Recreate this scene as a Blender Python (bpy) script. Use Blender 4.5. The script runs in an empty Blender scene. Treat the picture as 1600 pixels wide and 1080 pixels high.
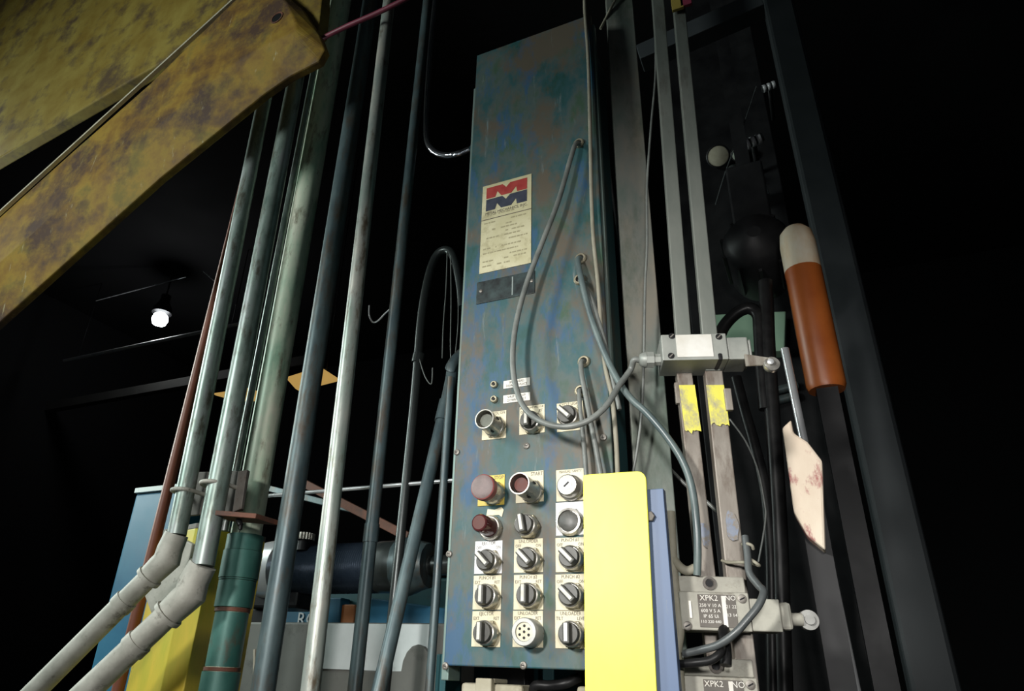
import bpy, bmesh, math, random
from mathutils import Vector, Matrix
random.seed(7)
S = bpy.context.scene
COL = S.collection
V = Vector

# ------------------------------------------------------------------ camera, world, lights, exposure
CAM = V((0.0, 0.0, 1.5)); F = 1072.81; PX, PY = 741.0, 540.0
RX = V((0.90173871, 0.15661185, 0.40291443))      # world X in camera axes
RY = V((0.43037422, -0.41271022, -0.80277538))
RZ = V((0.04056277, 0.89729761, -0.43955848))
R3 = Matrix((RX, RY, RZ))
cd = bpy.data.cameras.new('camera'); co = bpy.data.objects.new('camera', cd); COL.objects.link(co)
co.matrix_world = Matrix.Translation(CAM) @ R3.to_4x4()
cd.sensor_width = 36.0; cd.sensor_fit = 'HORIZONTAL'; cd.lens = F / 1600 * 36; cd.shift_x = (800 - PX) / 1600
cd.clip_start = 0.02; cd.clip_end = 60
S.camera = co

W = bpy.data.worlds.new('world'); S.world = W; W.use_nodes = True
W.node_tree.nodes['Background'].inputs[0].default_value = (0.55, 0.62, 0.7, 1)
W.node_tree.nodes['Background'].inputs[1].default_value = 0.035

def aim(o, tgt):
    o.rotation_euler = (V(tgt) - o.location).to_track_quat('-Z', 'Y').to_euler()
def spot(name, loc, tgt, power, size, blend, rad, col):
    l = bpy.data.lights.new(name, 'SPOT'); l.energy = power; l.spot_size = math.radians(size); l.spot_blend = blend
    l.shadow_soft_size = rad; l.color = col
    o = bpy.data.objects.new(name, l); COL.objects.link(o); o.location = loc; aim(o, tgt); return o
def area(name, loc, tgt, power, sx, sy, col):
    l = bpy.data.lights.new(name, 'AREA'); l.shape = 'RECTANGLE'; l.size = sx; l.size_y = sy; l.energy = power; l.color = col
    o = bpy.data.objects.new(name, l); COL.objects.link(o); o.location = loc; aim(o, tgt); return o
spot('work_lamp_light', (-0.62, -0.60, 1.98), (-0.36, 1.0, 1.50), 118, 80, 1.0, 0.08, (1.0, 0.98, 0.94))
spot('front_lamp_light', (0.15, -0.25, 1.74), (0.04, 1.0, 1.56), 40, 88, 1.0, 0.06, (1.0, 0.98, 0.95))
area('left_bay_light', (-2.1, -0.8, 2.7), (-1.0, 1.2, 1.9), 32, 0.4, 0.7, (0.90, 1.0, 0.96))
area('side_bay_light', (-3.5, 1.0, 2.9), (-0.9, 1.1, 2.0), 60, 0.5, 1.4, (0.86, 1.0, 0.95))
S.view_settings.view_transform = 'Standard'; S.view_settings.look = 'None'
S.view_settings.exposure = 0.0; S.view_settings.gamma = 1.0; S.view_settings.use_curve_mapping = False

# ------------------------------------------------------------------ measuring helpers
def ray(px, py):
    return R3 @ V(((px - PX) / F, -(py - PY) / F, -1.0))
def at(px, py, Y):                                    # the point of the plane y = Y seen in direction (px, py)
    r = ray(px, py); return CAM + r * ((Y - CAM.y) / r.y)
def dep(P):
    return -(R3.transposed() @ (V(P) - CAM)).z
def rad(P, w):                                        # radius of a round thing w pixels across at P
    return 0.5 * w * dep(P) / F

# ------------------------------------------------------------------ materials
def mat(name, cols, scale=8, rough=0.5, metal=0.0, bump=0.0, stretch=(1, 1, 1), dirt=None, dscale=14, dlo=0.55, dhi=0.7, detail=6, rvar=0.15, scratch=None, patch=None):
    m = bpy.data.materials.new(name); m.use_nodes = True
    nt = m.node_tree; N = nt.nodes; L = nt.links; b = N['Principled BSDF']
    tc = N.new('ShaderNodeTexCoord'); mp = N.new('ShaderNodeMapping'); mp.inputs['Scale'].default_value = stretch
    L.new(tc.outputs['Object'], mp.inputs['Vector'])
    n = N.new('ShaderNodeTexNoise'); n.inputs['Scale'].default_value = scale; n.inputs['Detail'].default_value = detail; n.inputs['Roughness'].default_value = 0.62
    L.new(mp.outputs[0], n.inputs['Vector'])
    r = N.new('ShaderNodeValToRGB'); e = r.color_ramp.elements
    k = len(cols)
    while len(e) < k: e.new(0.5)
    for i, c in enumerate(cols):
        e[i].position = 0.5 if k == 1 else 0.33 + 0.34 * i / (k - 1); e[i].color = (*c, 1)
    L.new(n.outputs['Fac'], r.inputs['Fac']); out = r.outputs['Color']
    def layer(out, col, sc, lo, hi, st):
        mp2 = N.new('ShaderNodeMapping'); mp2.inputs['Scale'].default_value = st; mp2.inputs['Location'].default_value = (3.1, 7.7, 1.3)
        L.new(tc.outputs['Object'], mp2.inputs['Vector'])
        d = N.new('ShaderNodeTexNoise'); d.inputs['Scale'].default_value = sc; d.inputs['Detail'].default_value = 8; d.inputs['Roughness'].default_value = 0.7
        L.new(mp2.outputs[0], d.inputs['Vector'])
        mr = N.new('ShaderNodeMapRange'); mr.inputs['From Min'].default_value = lo; mr.inputs['From Max'].default_value = hi
        L.new(d.outputs['Fac'], mr.inputs['Value'])
        mx = N.new('ShaderNodeMix'); mx.data_type = 'RGBA'
        L.new(mr.outputs[0], mx.inputs[0]); L.new(out, mx.inputs[6]); mx.inputs[7].default_value = (*col, 1)
        return mx.outputs[2]
    if patch: out = layer(out, *patch)
    if dirt: out = layer(out, dirt, dscale, dlo, dhi, stretch)
    if scratch: out = layer(out, scratch, 60, 0.62, 0.72, (1, 1, 0.12))
    L.new(out, b.inputs['Base Color'])
    b.inputs['Metallic'].default_value = metal
    mr = N.new('ShaderNodeMapRange'); mr.inputs['To Min'].default_value = max(0.03, rough - rvar); mr.inputs['To Max'].default_value = min(1, rough + rvar)
    L.new(n.outputs['Fac'], mr.inputs['Value']); L.new(mr.outputs[0], b.inputs['Roughness'])
    if bump:
        bp = N.new('ShaderNodeBump'); bp.inputs['Strength'].default_value = bump; bp.inputs['Distance'].default_value = 0.003
        L.new(n.outputs['Fac'], bp.inputs['Height']); L.new(bp.outputs[0], b.inputs['Normal'])
    return m
def emit(name, col, st):
    m = bpy.data.materials.new(name); m.use_nodes = True; b = m.node_tree.nodes['Principled BSDF']
    b.inputs['Base Color'].default_value = (*col, 1); b.inputs['Emission Color'].default_value = (*col, 1); b.inputs['Emission Strength'].default_value = st
    return m
M = {}
M['panel'] = mat('teal_panel_paint', [(0.010, 0.058, 0.046), (0.020, 0.078, 0.086), (0.062, 0.092, 0.088), (0.036, 0.078, 0.046)], 16, 0.55, 0.0, 0.06, (1, 1, 0.6), (0.092, 0.076, 0.054), 11, 0.47, 0.60, scratch=(0.13, 0.16, 0.16), patch=((0.024, 0.080, 0.155), 14, 0.51, 0.59, (1.3, 1, 0.4)))
M['panel_side'] = mat('teal_side_paint', [(0.02, 0.075, 0.08), (0.035, 0.12, 0.13)], 7, 0.5, 0.1, 0.04, (1, 1, 0.4), (0.09, 0.08, 0.06), 12)
M['trim'] = mat('worn_steel_trim', [(0.12, 0.19, 0.17), (0.2, 0.26, 0.24)], 12, 0.45, 0.3, 0.05, (1, 1, 0.2), (0.12, 0.11, 0.09))
M['galv'] = mat('galvanized_conduit', [(0.16, 0.22, 0.19), (0.30, 0.37, 0.33), (0.38, 0.39, 0.40)], 26, 0.38, 0.4, 0.12, (1, 1, 0.3), (0.12, 0.115, 0.09), 40, 0.52, 0.66)
M['galv_bright'] = mat('bright_conduit', [(0.22, 0.29, 0.25), (0.33, 0.36, 0.33), (0.44, 0.42, 0.37)], 22, 0.36, 0.4, 0.12, (1, 1, 0.3), (0.14, 0.115, 0.08), 38, 0.52, 0.65)
M['galv_green'] = mat('green_grey_pipe', [(0.32, 0.50, 0.36), (0.58, 0.68, 0.52), (0.75, 0.74, 0.60)], 20, 0.42, 0.1, 0.15, (1, 1, 0.3), (0.22, 0.2, 0.14), 34, 0.54, 0.68)
M['galv_dark'] = mat('dark_blue_conduit', [(0.045, 0.07, 0.08), (0.10, 0.14, 0.145)], 26, 0.42, 0.3, 0.12, (1, 1, 0.3), (0.075, 0.06, 0.045), 30, 0.5, 0.66)
M['black_pipe'] = mat('black_pipe', [(0.03, 0.035, 0.036), (0.07, 0.08, 0.078)], 12, 0.3, 0.5, 0.05, (1, 1, 0.2))
M['green_paint'] = mat('green_fitting_paint', [(0.03, 0.12, 0.10), (0.07, 0.19, 0.16)], 16, 0.45, 0.2, 0.15, (1, 1, 0.6), (0.10, 0.07, 0.045), 20, 0.55, 0.72)
M['cast'] = mat('dusty_cast_fitting', [(0.38, 0.37, 0.32), (0.55, 0.53, 0.47)], 26, 0.6, 0.1, 0.25, (1, 1, 1), (0.13, 0.12, 0.095), 30, 0.56, 0.7)
M['bracket'] = mat('grimy_bracket', [(0.10, 0.09, 0.08), (0.17, 0.155, 0.135)], 20, 0.65, 0.2, 0.2, (1, 1, 1), (0.07, 0.035, 0.022), 18)
M['rust'] = mat('rusty_steel', [(0.09, 0.035, 0.02), (0.2, 0.075, 0.045)], 20, 0.7, 0.1, 0.25, (1, 1, 1), (0.04, 0.03, 0.025), 18)
M['red_pipe'] = mat('red_brown_pipe', [(0.16, 0.045, 0.025), (0.30, 0.10, 0.06)], 16, 0.5, 0.1, 0.1, (1, 1, 0.2))
M['red_cable'] = mat('dark_red_hose', [(0.12, 0.015, 0.03), (0.22, 0.03, 0.06)], 16, 0.5)
M['yellow_arm'] = mat('worn_yellow_paint', [(0.10, 0.045, 0.008), (0.20, 0.105, 0.008), (0.27, 0.165, 0.014), (0.17, 0.125, 0.02)], 9, 0.7, 0.0, 0.4, (1, 1, 1), (0.06, 0.028, 0.014), 6, 0.45, 0.62, scratch=(0.4, 0.35, 0.2))
M['yellow_edge'] = mat('bare_edge_steel', [(0.42, 0.38, 0.27), (0.6, 0.56, 0.44)], 20, 0.5, 0.3, 0.2)
M['yellow_pale'] = mat('pale_yellow_paint', [(0.18, 0.115, 0.012), (0.26, 0.20, 0.035)], 8, 0.65, 0, 0.1, (1, 1, 1), (0.08, 0.05, 0.02), 8, 0.50, 0.66)
M['yellow_post'] = mat('yellow_post_paint', [(0.52, 0.34, 0.02), (0.68, 0.50, 0.05), (0.46, 0.44, 0.03)], 6, 0.5, 0, 0.1, (1, 1, 0.3), (0.12, 0.10, 0.04), 26, 0.62, 0.7)
M['guard'] = mat('bright_yellow_guard_paint', [(0.93, 0.86, 0.06), (0.98, 0.93, 0.11)], 7, 0.45, 0, 0.02, (1, 1, 0.4))
M['blue'] = mat('blue_plate_paint', [(0.05, 0.09, 0.175), (0.09, 0.135, 0.235)], 14, 0.5, 0, 0.05, (1, 1, 0.3), (0.14, 0.16, 0.18), 40, 0.6, 0.7)
M['post'] = mat('grimy_steel_post', [(0.10, 0.145, 0.125), (0.17, 0.18, 0.16), (0.22, 0.20, 0.16)], 10, 0.5, 0.15, 0.1, (1, 1, 0.4), (0.06, 0.085, 0.06), 10, 0.48, 0.68)
M['bar'] = mat('flat_bar_steel', [(0.17, 0.19, 0.17), (0.27, 0.28, 0.25)], 9, 0.45, 0.35, 0.06, (1, 1, 0.3), (0.11, 0.10, 0.085), 14)
M['bar_low'] = mat('worn_bar_steel', [(0.17, 0.145, 0.12), (0.24, 0.215, 0.185), (0.33, 0.30, 0.26)], 22, 0.5, 0.2, 0.15, (1, 1, 0.3), (0.12, 0.09, 0.07), 24, 0.52, 0.66)
M['yellow_patch'] = mat('faded_yellow_patch', [(0.62, 0.58, 0.06), (0.72, 0.66, 0.14)], 10, 0.55, 0, 0.05, (1, 1, 0.6), (0.35, 0.32, 0.2), 24, 0.55, 0.66)
M['switch'] = mat('grey_switch_casting', [(0.24, 0.255, 0.235), (0.33, 0.34, 0.31)], 20, 0.5, 0.25, 0.06, (1, 1, 1), (0.17, 0.17, 0.13), 26, 0.58, 0.75)
M['switch_dirty'] = mat('dusty_switch_casting', [(0.28, 0.27, 0.23), (0.42, 0.41, 0.35)], 24, 0.65, 0.1, 0.15, (1, 1, 1), (0.16, 0.14, 0.11), 26, 0.56, 0.72)
M['silver'] = mat('silver_label', [(0.60, 0.57, 0.5), (0.75, 0.74, 0.7)], 18, 0.4, 0.1, 0.03, (1, 1, 1), (0.4, 0.35, 0.27), 40, 0.64, 0.72)
M['chrome'] = mat('chrome', [(0.72, 0.74, 0.76), (0.82, 0.83, 0.84)], 10, 0.25, 0.6, 0)
M['bezel'] = mat('dull_nickel_bezel', [(0.40, 0.38, 0.34), (0.58, 0.56, 0.51)], 60, 0.3, 0.8, 0.06)
M['brass'] = mat('grimy_brass_nut', [(0.33, 0.29, 0.2), (0.48, 0.44, 0.33)], 60, 0.4, 0.7, 0.1)
M['knob'] = mat('black_knob_plastic', [(0.04, 0.04, 0.035), (0.085, 0.083, 0.073)], 90, 0.45, 0, 0.05)
M['insert'] = mat('ivory_pointer', [(0.45, 0.44, 0.38), (0.66, 0.65, 0.58)], 90, 0.5)
M['insert_white'] = mat('white_pointer', [(0.8, 0.8, 0.8), (0.9, 0.9, 0.9)], 90, 0.5)
M['plate'] = mat('cream_legend_plate', [(0.56, 0.50, 0.33), (0.68, 0.63, 0.47)], 30, 0.5, 0, 0, (1, 1, 1), (0.42, 0.33, 0.18), 40, 0.6, 0.75)
M['plate_white'] = mat('white_legend_plate', [(0.66, 0.66, 0.66), (0.78, 0.78, 0.78)], 30, 0.5, 0, 0, (1, 1, 1), (0.4, 0.38, 0.36), 50, 0.62, 0.72)
M['plate_yellow'] = mat('yellow_legend_plate', [(0.55, 0.40, 0.05), (0.68, 0.52, 0.10)], 30, 0.5, 0, 0, (1, 1, 1), (0.25, 0.18, 0.05), 40, 0.6, 0.75)
M['name'] = mat('aged_nameplate', [(0.46, 0.42, 0.24), (0.58, 0.54, 0.36)], 14, 0.5, 0.1, 0, (1, 1, 1), (0.34, 0.30, 0.17), 30, 0.52, 0.7)
M['ink'] = mat('dark_ink', [(0.07, 0.06, 0.05), (0.13, 0.11, 0.08)], 200, 0.6)
M['faded_ink'] = mat('faded_ink', [(0.26, 0.23, 0.13), (0.34, 0.31, 0.19)], 200, 0.6)
M['logo_red'] = mat('logo_red', [(0.27, 0.022, 0.02), (0.34, 0.04, 0.03)], 50, 0.5)
M['logo_blue'] = mat('logo_navy', [(0.02, 0.025, 0.045), (0.035, 0.04, 0.065)], 50, 0.5)
M['red_cap'] = mat('faded_red_cap', [(0.22, 0.055, 0.052), (0.28, 0.085, 0.08)], 60, 0.5, 0, 0.02)
M['red_cap_top'] = mat('dusty_cap_top', [(0.15, 0.115, 0.11), (0.21, 0.16, 0.155)], 90, 0.6)
M['red_lens'] = mat('red_button_face', [(0.065, 0.012, 0.008), (0.10, 0.022, 0.014)], 90, 0.6)
M['red_lamp'] = mat('dark_red_lens', [(0.045, 0.006, 0.008), (0.075, 0.010, 0.012)], 60, 0.15, 0, 0, rvar=0.05)
M['grey_face'] = mat('dusty_button_face', [(0.085, 0.09, 0.07), (0.14, 0.15, 0.12)], 90, 0.6)
M['socket'] = mat('grey_socket_ring', [(0.34, 0.34, 0.32), (0.43, 0.43, 0.41)], 60, 0.4, 0.3)
M['screw'] = mat('screw_metal', [(0.16, 0.145, 0.13), (0.27, 0.25, 0.22)], 80, 0.45, 0.4)
M['black'] = mat('black_rubber', [(0.006, 0.006, 0.0065), (0.014, 0.014, 0.014)], 30, 0.38)
M['dark'] = mat('black_machine_paint', [(0.008, 0.008, 0.009), (0.02, 0.02, 0.021)], 8, 0.45, 0.1, 0.1)
M['dark_strip'] = mat('black_engraved_strip', [(0.012, 0.013, 0.014), (0.03, 0.05, 0.05)], 40, 0.4, 0, 0.1, (1, 1, 1))
M['dust_strip'] = mat('dusty_strip_edge', [(0.18, 0.22, 0.21), (0.25, 0.28, 0.27)], 60, 0.6)
M['cable_grey'] = mat('grey_cable_jacket', [(0.10, 0.11, 0.105), (0.19, 0.20, 0.185)], 20, 0.38, 0, 0.03)
M['cable_dark'] = mat('dark_cable_jacket', [(0.045, 0.05, 0.052), (0.09, 0.10, 0.10)], 20, 0.35)
M['cable_blue'] = mat('blue_grey_cable_jacket', [(0.065, 0.09, 0.095), (0.12, 0.155, 0.15)], 20, 0.36)
M['cable_tan'] = mat('dusty_tan_cable', [(0.20, 0.19, 0.14), (0.30, 0.28, 0.22)], 24, 0.65, 0, 0.1)
M['teal_body'] = mat('teal_machine_paint', [(0.01, 0.075, 0.085), (0.02, 0.12, 0.14)], 4, 0.5, 0, 0.05, (1, 1, 1), (0.03, 0.05, 0.05), 10)
M['blue_body'] = mat('blue_machine_paint', [(0.012, 0.11, 0.21), (0.03, 0.17, 0.28)], 4, 0.5)
M['white_panel'] = mat('white_machine_panel', [(0.52, 0.56, 0.56), (0.66, 0.7, 0.7)], 6, 0.5, 0, 0, (1, 1, 1), (0.36, 0.38, 0.36), 14, 0.6, 0.75)
M['grey_panel'] = mat('grey_machine_panel', [(0.10, 0.10, 0.09), (0.15, 0.15, 0.135)], 4, 0.6, 0, 0.05, (1, 1, 1), (0.07, 0.07, 0.06), 14)
M['white_letter'] = mat('white_letter', [(0.75, 0.78, 0.8), (0.85, 0.87, 0.88)], 10, 0.5)
M['orange'] = mat('orange_block_paint', [(0.45, 0.16, 0.05), (0.6, 0.25, 0.10)], 10, 0.5)
M['beige'] = mat('dusty_beige_box', [(0.30, 0.27, 0.19), (0.42, 0.39, 0.30)], 20, 0.65, 0, 0.1, (1, 1, 1), (0.2, 0.18, 0.12), 24)
M['green_panel'] = mat('grey_green_panel', [(0.20, 0.33, 0.23), (0.28, 0.42, 0.30)], 5, 0.55)
M['orange_col'] = mat('orange_column_paint', [(0.22, 0.045, 0.008), (0.40, 0.11, 0.02)], 4, 0.4)
M['pink'] = mat('pink_flaking_board', [(0.66, 0.54, 0.42), (0.78, 0.68, 0.55)], 14, 0.75, 0, 0.3, (1, 1, 0.5), (0.36, 0.11, 0.11), 16, 0.53, 0.60)
M['polished'] = mat('polished_steel', [(0.42, 0.42, 0.48), (0.55, 0.55, 0.6)], 10, 0.16, 0.95, 0, rvar=0.05)
M['white_galv'] = mat('white_galvanized', [(0.7, 0.7, 0.72), (0.8, 0.8, 0.82)], 10, 0.4, 0.2)
M['blue_patch'] = mat('pale_blue_smear', [(0.18, 0.21, 0.28), (0.26, 0.29, 0.35)], 60, 0.6, 0, 0, (1, 1, 1), (0.22, 0.195, 0.165), 60, 0.46, 0.54)
M['bellows'] = mat('blue_black_bellows', [(0.03, 0.045, 0.07), (0.05, 0.07, 0.10)], 12, 0.28, 0.5, 0)
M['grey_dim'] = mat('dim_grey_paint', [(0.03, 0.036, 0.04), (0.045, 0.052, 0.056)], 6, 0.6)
M['cap_highlight'] = mat('white_highlight_on_orange', [(0.66, 0.66, 0.58), (0.6, 0.5, 0.36), (0.55, 0.24, 0.06)], 8, 0.4, 0, 0, (1, 1, .5))  # white here is a strong highlight painted into the orange colour
M['glass_dim'] = mat('dim_gauge_face', [(0.45, 0.52, 0.42), (0.6, 0.66, 0.55)], 8, 0.3)
M['wall'] = mat('dark_factory_wall', [(0.006, 0.006, 0.007), (0.011, 0.011, 0.012)], 1.2, 0.9)
M['concrete'] = mat('oily_concrete', [(0.05, 0.05, 0.047), (0.09, 0.088, 0.08)], 1.5, 0.75, 0, 0.1)
for k_ in ('black', 'dark'): M[k_].node_tree.nodes['Principled BSDF'].inputs['Specular IOR Level'].default_value = 0.18
M['bulb'] = emit('bulb_glow', (0.93, 0.97, 1.0), 14)
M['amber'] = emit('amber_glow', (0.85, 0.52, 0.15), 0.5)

# ------------------------------------------------------------------ mesh helpers
WM = {}                                              # world matrix of each object (before the depsgraph knows it)
def frame_from(p, q):
    d = (q - p).normalized(); a = V((0, 0, 1)) if abs(d.z) < 0.9 else V((1, 0, 0))
    u = d.cross(a).normalized(); return u, d.cross(u).normalized(), d
class MB:
    def __init__(s): s.bm = bmesh.new()
    def face(s, vs, smooth=False):
        try: f = s.bm.faces.new(vs); f.smooth = smooth; return f
        except ValueError: return None
    def hexa(s, pts, bev=0.0):                       # 8 points: bottom 4, top 4
        b = bmesh.new(); v = [b.verts.new(p) for p in pts]
        for q in ((0, 3, 2, 1), (4, 5, 6, 7), (0, 1, 5, 4), (1, 2, 6, 5), (2, 3, 7, 6), (3, 0, 4, 7)): b.faces.new([v[i] for i in q])
        bmesh.ops.recalc_face_normals(b, faces=b.faces[:])
        if bev: bmesh.ops.bevel(b, geom=b.edges[:], offset=bev, segments=2, profile=0.5, affect='EDGES')
        s.add(b); return s
    def add(s, b):
        me = bpy.data.meshes.new('tmp'); b.to_mesh(me); b.free(); s.bm.from_mesh(me); bpy.data.meshes.remove(me)
    def box(s, x0, x1, y0, y1, z0, z1, bev=0.0):
        return s.hexa([V(p) for p in ((x0, y0, z0), (x1, y0, z0), (x1, y1, z0), (x0, y1, z0), (x0, y0, z1), (x1, y0, z1), (x1, y1, z1), (x0, y1, z1))], bev)
    def obox(s, c, u, v, w, a, b_, c_, bev=0.0):     # box about c along axes u, v, w with half sizes
        c = V(c); P = []
        for k in (-1, 1):
            for i, j in ((-1, -1), (1, -1), (1, 1), (-1, 1)): P.append(c + u * a * i + v * b_ * j + w * c_ * k)
        return s.hexa(P, bev)
    def beam(s, p, q, u, w, d, bev=0.0):             # bar from p to q; u: width axis
        p, q = V(p), V(q); u = V(u); n = u.cross((q - p).normalized()).normalized(); P = []
        for c in (p, q):
            for i, j in ((-1, -1), (1, -1), (1, 1), (-1, 1)): P.append(c + u * (w / 2 * i) + n * (d / 2 * j))
        return s.hexa(P, bev)
    def tube(s, pts, r, seg=14, cap=True):
        pts = [V(p) for p in pts]; rs = r if isinstance(r, (list, tuple)) else [r] * len(pts)
        u, v, d = frame_from(pts[0], pts[1]); rings = []
        for i, p in enumerate(pts):
            t = (pts[min(i + 1, len(pts) - 1)] - pts[max(i - 1, 0)]).normalized()
            u = (u - t * u.dot(t)).normalized(); v = t.cross(u)
            rings.append([s.bm.verts.new(p + (u * math.cos(2 * math.pi * k / seg) + v * math.sin(2 * math.pi * k / seg)) * rs[i]) for k in range(seg)])
        for a, b in zip(rings, rings[1:]):
            for k in range(seg): s.face((a[k], a[(k + 1) % seg], b[(k + 1) % seg], b[k]), True)
        if cap: s.face(rings[0][::-1]); s.face(rings[-1])
        return s
    def lathe(s, o, axis, prof, seg=24, smooth=False):   # prof: (radius, distance along axis)
        o, axis = V(o), V(axis).normalized(); u, v, d = frame_from(o, o + axis); rings = []
        for r, h in prof:
            c = o + axis * h
            rings.append([s.bm.verts.new(c + (u * math.cos(2 * math.pi * k / seg) + v * math.sin(2 * math.pi * k / seg)) * max(r, 1e-5)) for k in range(seg)])
        for a, b in zip(rings, rings[1:]):
            for k in range(seg): s.face((a[k], a[(k + 1) % seg], b[(k + 1) % seg], b[k]), seg > 8)
        s.face(rings[0][::-1]); s.face(rings[-1]); return s
    def prism(s, pts, off, bev=0.0):                 # polygon pts extruded by vector off
        b = bmesh.new(); A = [b.verts.new(p) for p in pts]; B = [b.verts.new(V(p) + V(off)) for p in pts]; n = len(A)
        b.faces.new(A); b.faces.new(B[::-1])
        for i in range(n): b.faces.new((A[i], B[i], B[(i + 1) % n], A[(i + 1) % n]))
        bmesh.ops.recalc_face_normals(b, faces=b.faces[:])
        if bev: bmesh.ops.bevel(b, geom=b.edges[:], offset=bev, segments=2, profile=0.5, affect='EDGES')
        s.add(b); return s
    def build(s, name, m, parent=None, base=None, sharp=0.7):
        bm = s.bm
        bmesh.ops.recalc_face_normals(bm, faces=bm.faces[:])
        for e in bm.edges:
            if len(e.link_faces) == 2 and e.calc_face_angle(0) > sharp: e.smooth = False
        if parent is not None:
            bm.transform(WM[parent.name].inverted()); wm = WM[parent.name]
        else:
            if base is None:
                xs = [v.co for v in bm.verts]
                base = V(((min(c.x for c in xs) + max(c.x for c in xs)) / 2, (min(c.y for c in xs) + max(c.y for c in xs)) / 2, min(c.z for c in xs)))
            wm = Matrix.Translation(base); bm.transform(wm.inverted())
        me = bpy.data.meshes.new(name); bm.to_mesh(me); bm.free(); me.materials.append(m)
        o = bpy.data.objects.new(name, me); COL.objects.link(o); WM[o.name] = wm
        if parent is not None: o.parent = parent
        else: o.location = base
        return o
def tag(o, label, cat, group=None):
    o['label'] = label; o['category'] = cat
    if group: o['group'] = group
    return o
def thing(name, loc, label, cat, group=None):
    o = bpy.data.objects.new(name, None); COL.objects.link(o); o.location = loc; o.empty_display_size = 0.05
    WM[o.name] = Matrix.Translation(V(loc)); return tag(o, label, cat, group)
def struct(o): o['kind'] = 'structure'; return o
def smooth_path(pts, n=8):
    P = [V(p) for p in pts]; out = []
    for i in range(len(P) - 1):
        a, b, c, d = P[max(i - 1, 0)], P[i], P[i + 1], P[min(i + 2, len(P) - 1)]
        for k in range(n):
            t = k / n
            out.append(0.5 * ((2 * b) + (c - a) * t + (2 * a - 5 * b + 4 * c - d) * t * t + (3 * b - a - 3 * c + d) * t ** 3))
    out.append(P[-1]); return out
def text_mesh(s, body, size, mtx, ext=0.0002):
    cu = bpy.data.curves.new('t', 'FONT'); cu.body = body; cu.size = size; cu.align_x = 'CENTER'; cu.align_y = 'CENTER'; cu.extrude = ext; cu.resolution_u = 2
    o = bpy.data.objects.new('t', cu); COL.objects.link(o)
    dg = bpy.context.evaluated_depsgraph_get(); me = bpy.data.meshes.new_from_object(o.evaluated_get(dg))
    me.transform(mtx); s.bm.from_mesh(me)
    bpy.data.objects.remove(o); bpy.data.curves.remove(cu); bpy.data.meshes.remove(me)
FACE = Matrix(((1, 0, 0), (0, 0, -1), (0, 1, 0)))     # text plane -> wall facing -y
def face_mtx(P, rot=0.0, yaw=0.0, sx=1.0):
    return Matrix.Translation(V(P)) @ Matrix.Rotation(yaw, 4, 'Z') @ FACE.to_4x4() @ Matrix.Rotation(rot, 4, 'Z') @ Matrix.Diagonal((sx, 1, 1, 1))

# ------------------------------------------------------------------ the hall
def slab(name, x0, x1, y0, y1, z0, z1, m): return struct(MB().box(x0, x1, y0, y1, z0, z1).build(name, m))
slab('floor', -11, 7, -3, 10, -0.1, 0, M['concrete'])
slab('ceiling', -11, 7, -3, 10, 7.0, 7.1, M['wall'])
slab('wall_back', -11, 7, 9.9, 10, 0, 7, M['wall'])
slab('wall_left', -11, -10.9, -3, 9.9, 0, 7, M['wall'])
slab('wall_right', 6.9, 7, -3, 9.9, 0, 7, M['wall'])
H_TOP = 7.0

# ------------------------------------------------------------------ control cabinet
XL, XR, ZB, ZT, Y0 = -0.529, -0.258, 1.520, 2.800, 1.0
cab = thing('control_cabinet', (-0.39, 1.08, 1.52), 'tall narrow teal control cabinet covered in selector switches and buttons', 'cabinet')
MB().box(XL, XR, Y0, Y0 + 0.010, ZB, ZT, 0.002).build('front_panel', M['panel'], cab)
MB().box(XL + 0.004, XR - 0.012, Y0 + 0.0102, Y0 + 0.15, ZB + 0.012, ZT - 0.02, 0.002).build('body', M['panel_side'], cab)
MB().box(XL - 0.009, XL + 0.0035, Y0 + 0.0104, Y0 + 0.05, ZB - 0.02, at(738, 145, 1.02).z, 0.0015).build('side_flange', M['trim'], cab)
MB().box(XR - 0.0115, XR + 0.004, Y0 + 0.0104, Y0 + 0.024, ZB, ZT - 0.02, 0.002).build('corner_strip', M['trim'], cab)
MB().box(XL + 0.03, XR - 0.03, Y0 + 0.1504, Y0 + 0.19, ZB + 0.1, ZT - 0.1, 0.002).build('mounting_plate', M['panel_side'], cab)
OUT = V((0, -1, 0))
def on(px, py, h=0.0):
    P = at(px, py, Y0 - h); return P
# screws
for q in ((702, 866), (696, 1041), (818, 1040), (714, 707), (823, 697), (943, 684)):
    P = on(*q); sc = MB().lathe(P, OUT, [(0.0055, 0), (0.0055, 0.001), (0.0048, 0.0024), (0.0025, 0.0032), (0.0025, 0.0022), (0.0, 0.002)], 16).build('screw', M['screw'], cab)
    MB().box(P.x - 0.0022, P.x + 0.0022, P.y - 0.0036, P.y - 0.003, P.z - 0.0004, P.z + 0.0004).build('screw_slot', M['dark'], sc)

def plate(px, py, w=0.0468, h=0.0492, m='plate', texts=()):
    P = on(px, py)
    pl = MB().box(P.x - w / 2, P.x + w / 2, P.y - 0.0014, P.y - 0.0001, P.z - h / 2, P.z + h / 2, 0.0004).build('legend_plate', M[m], cab)
    if texts:
        t = MB()
        for body, dx, dz, size in texts: text_mesh(t, body, size, face_mtx((P.x + dx * w, P.y - 0.0016, P.z + dz * h), 0, 0, 0.82))
        t.build('lettering', M['ink'], pl)
    return P
TT = lambda a, l=None, r=None: [(a, 0, 0.425, 0.0072 if len(a) < 14 else 0.0056)] + ([(l, -0.35, 0.29, 0.0066)] if l else []) + ([(r, 0.35, 0.29, 0.0066)] if r else [])

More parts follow.
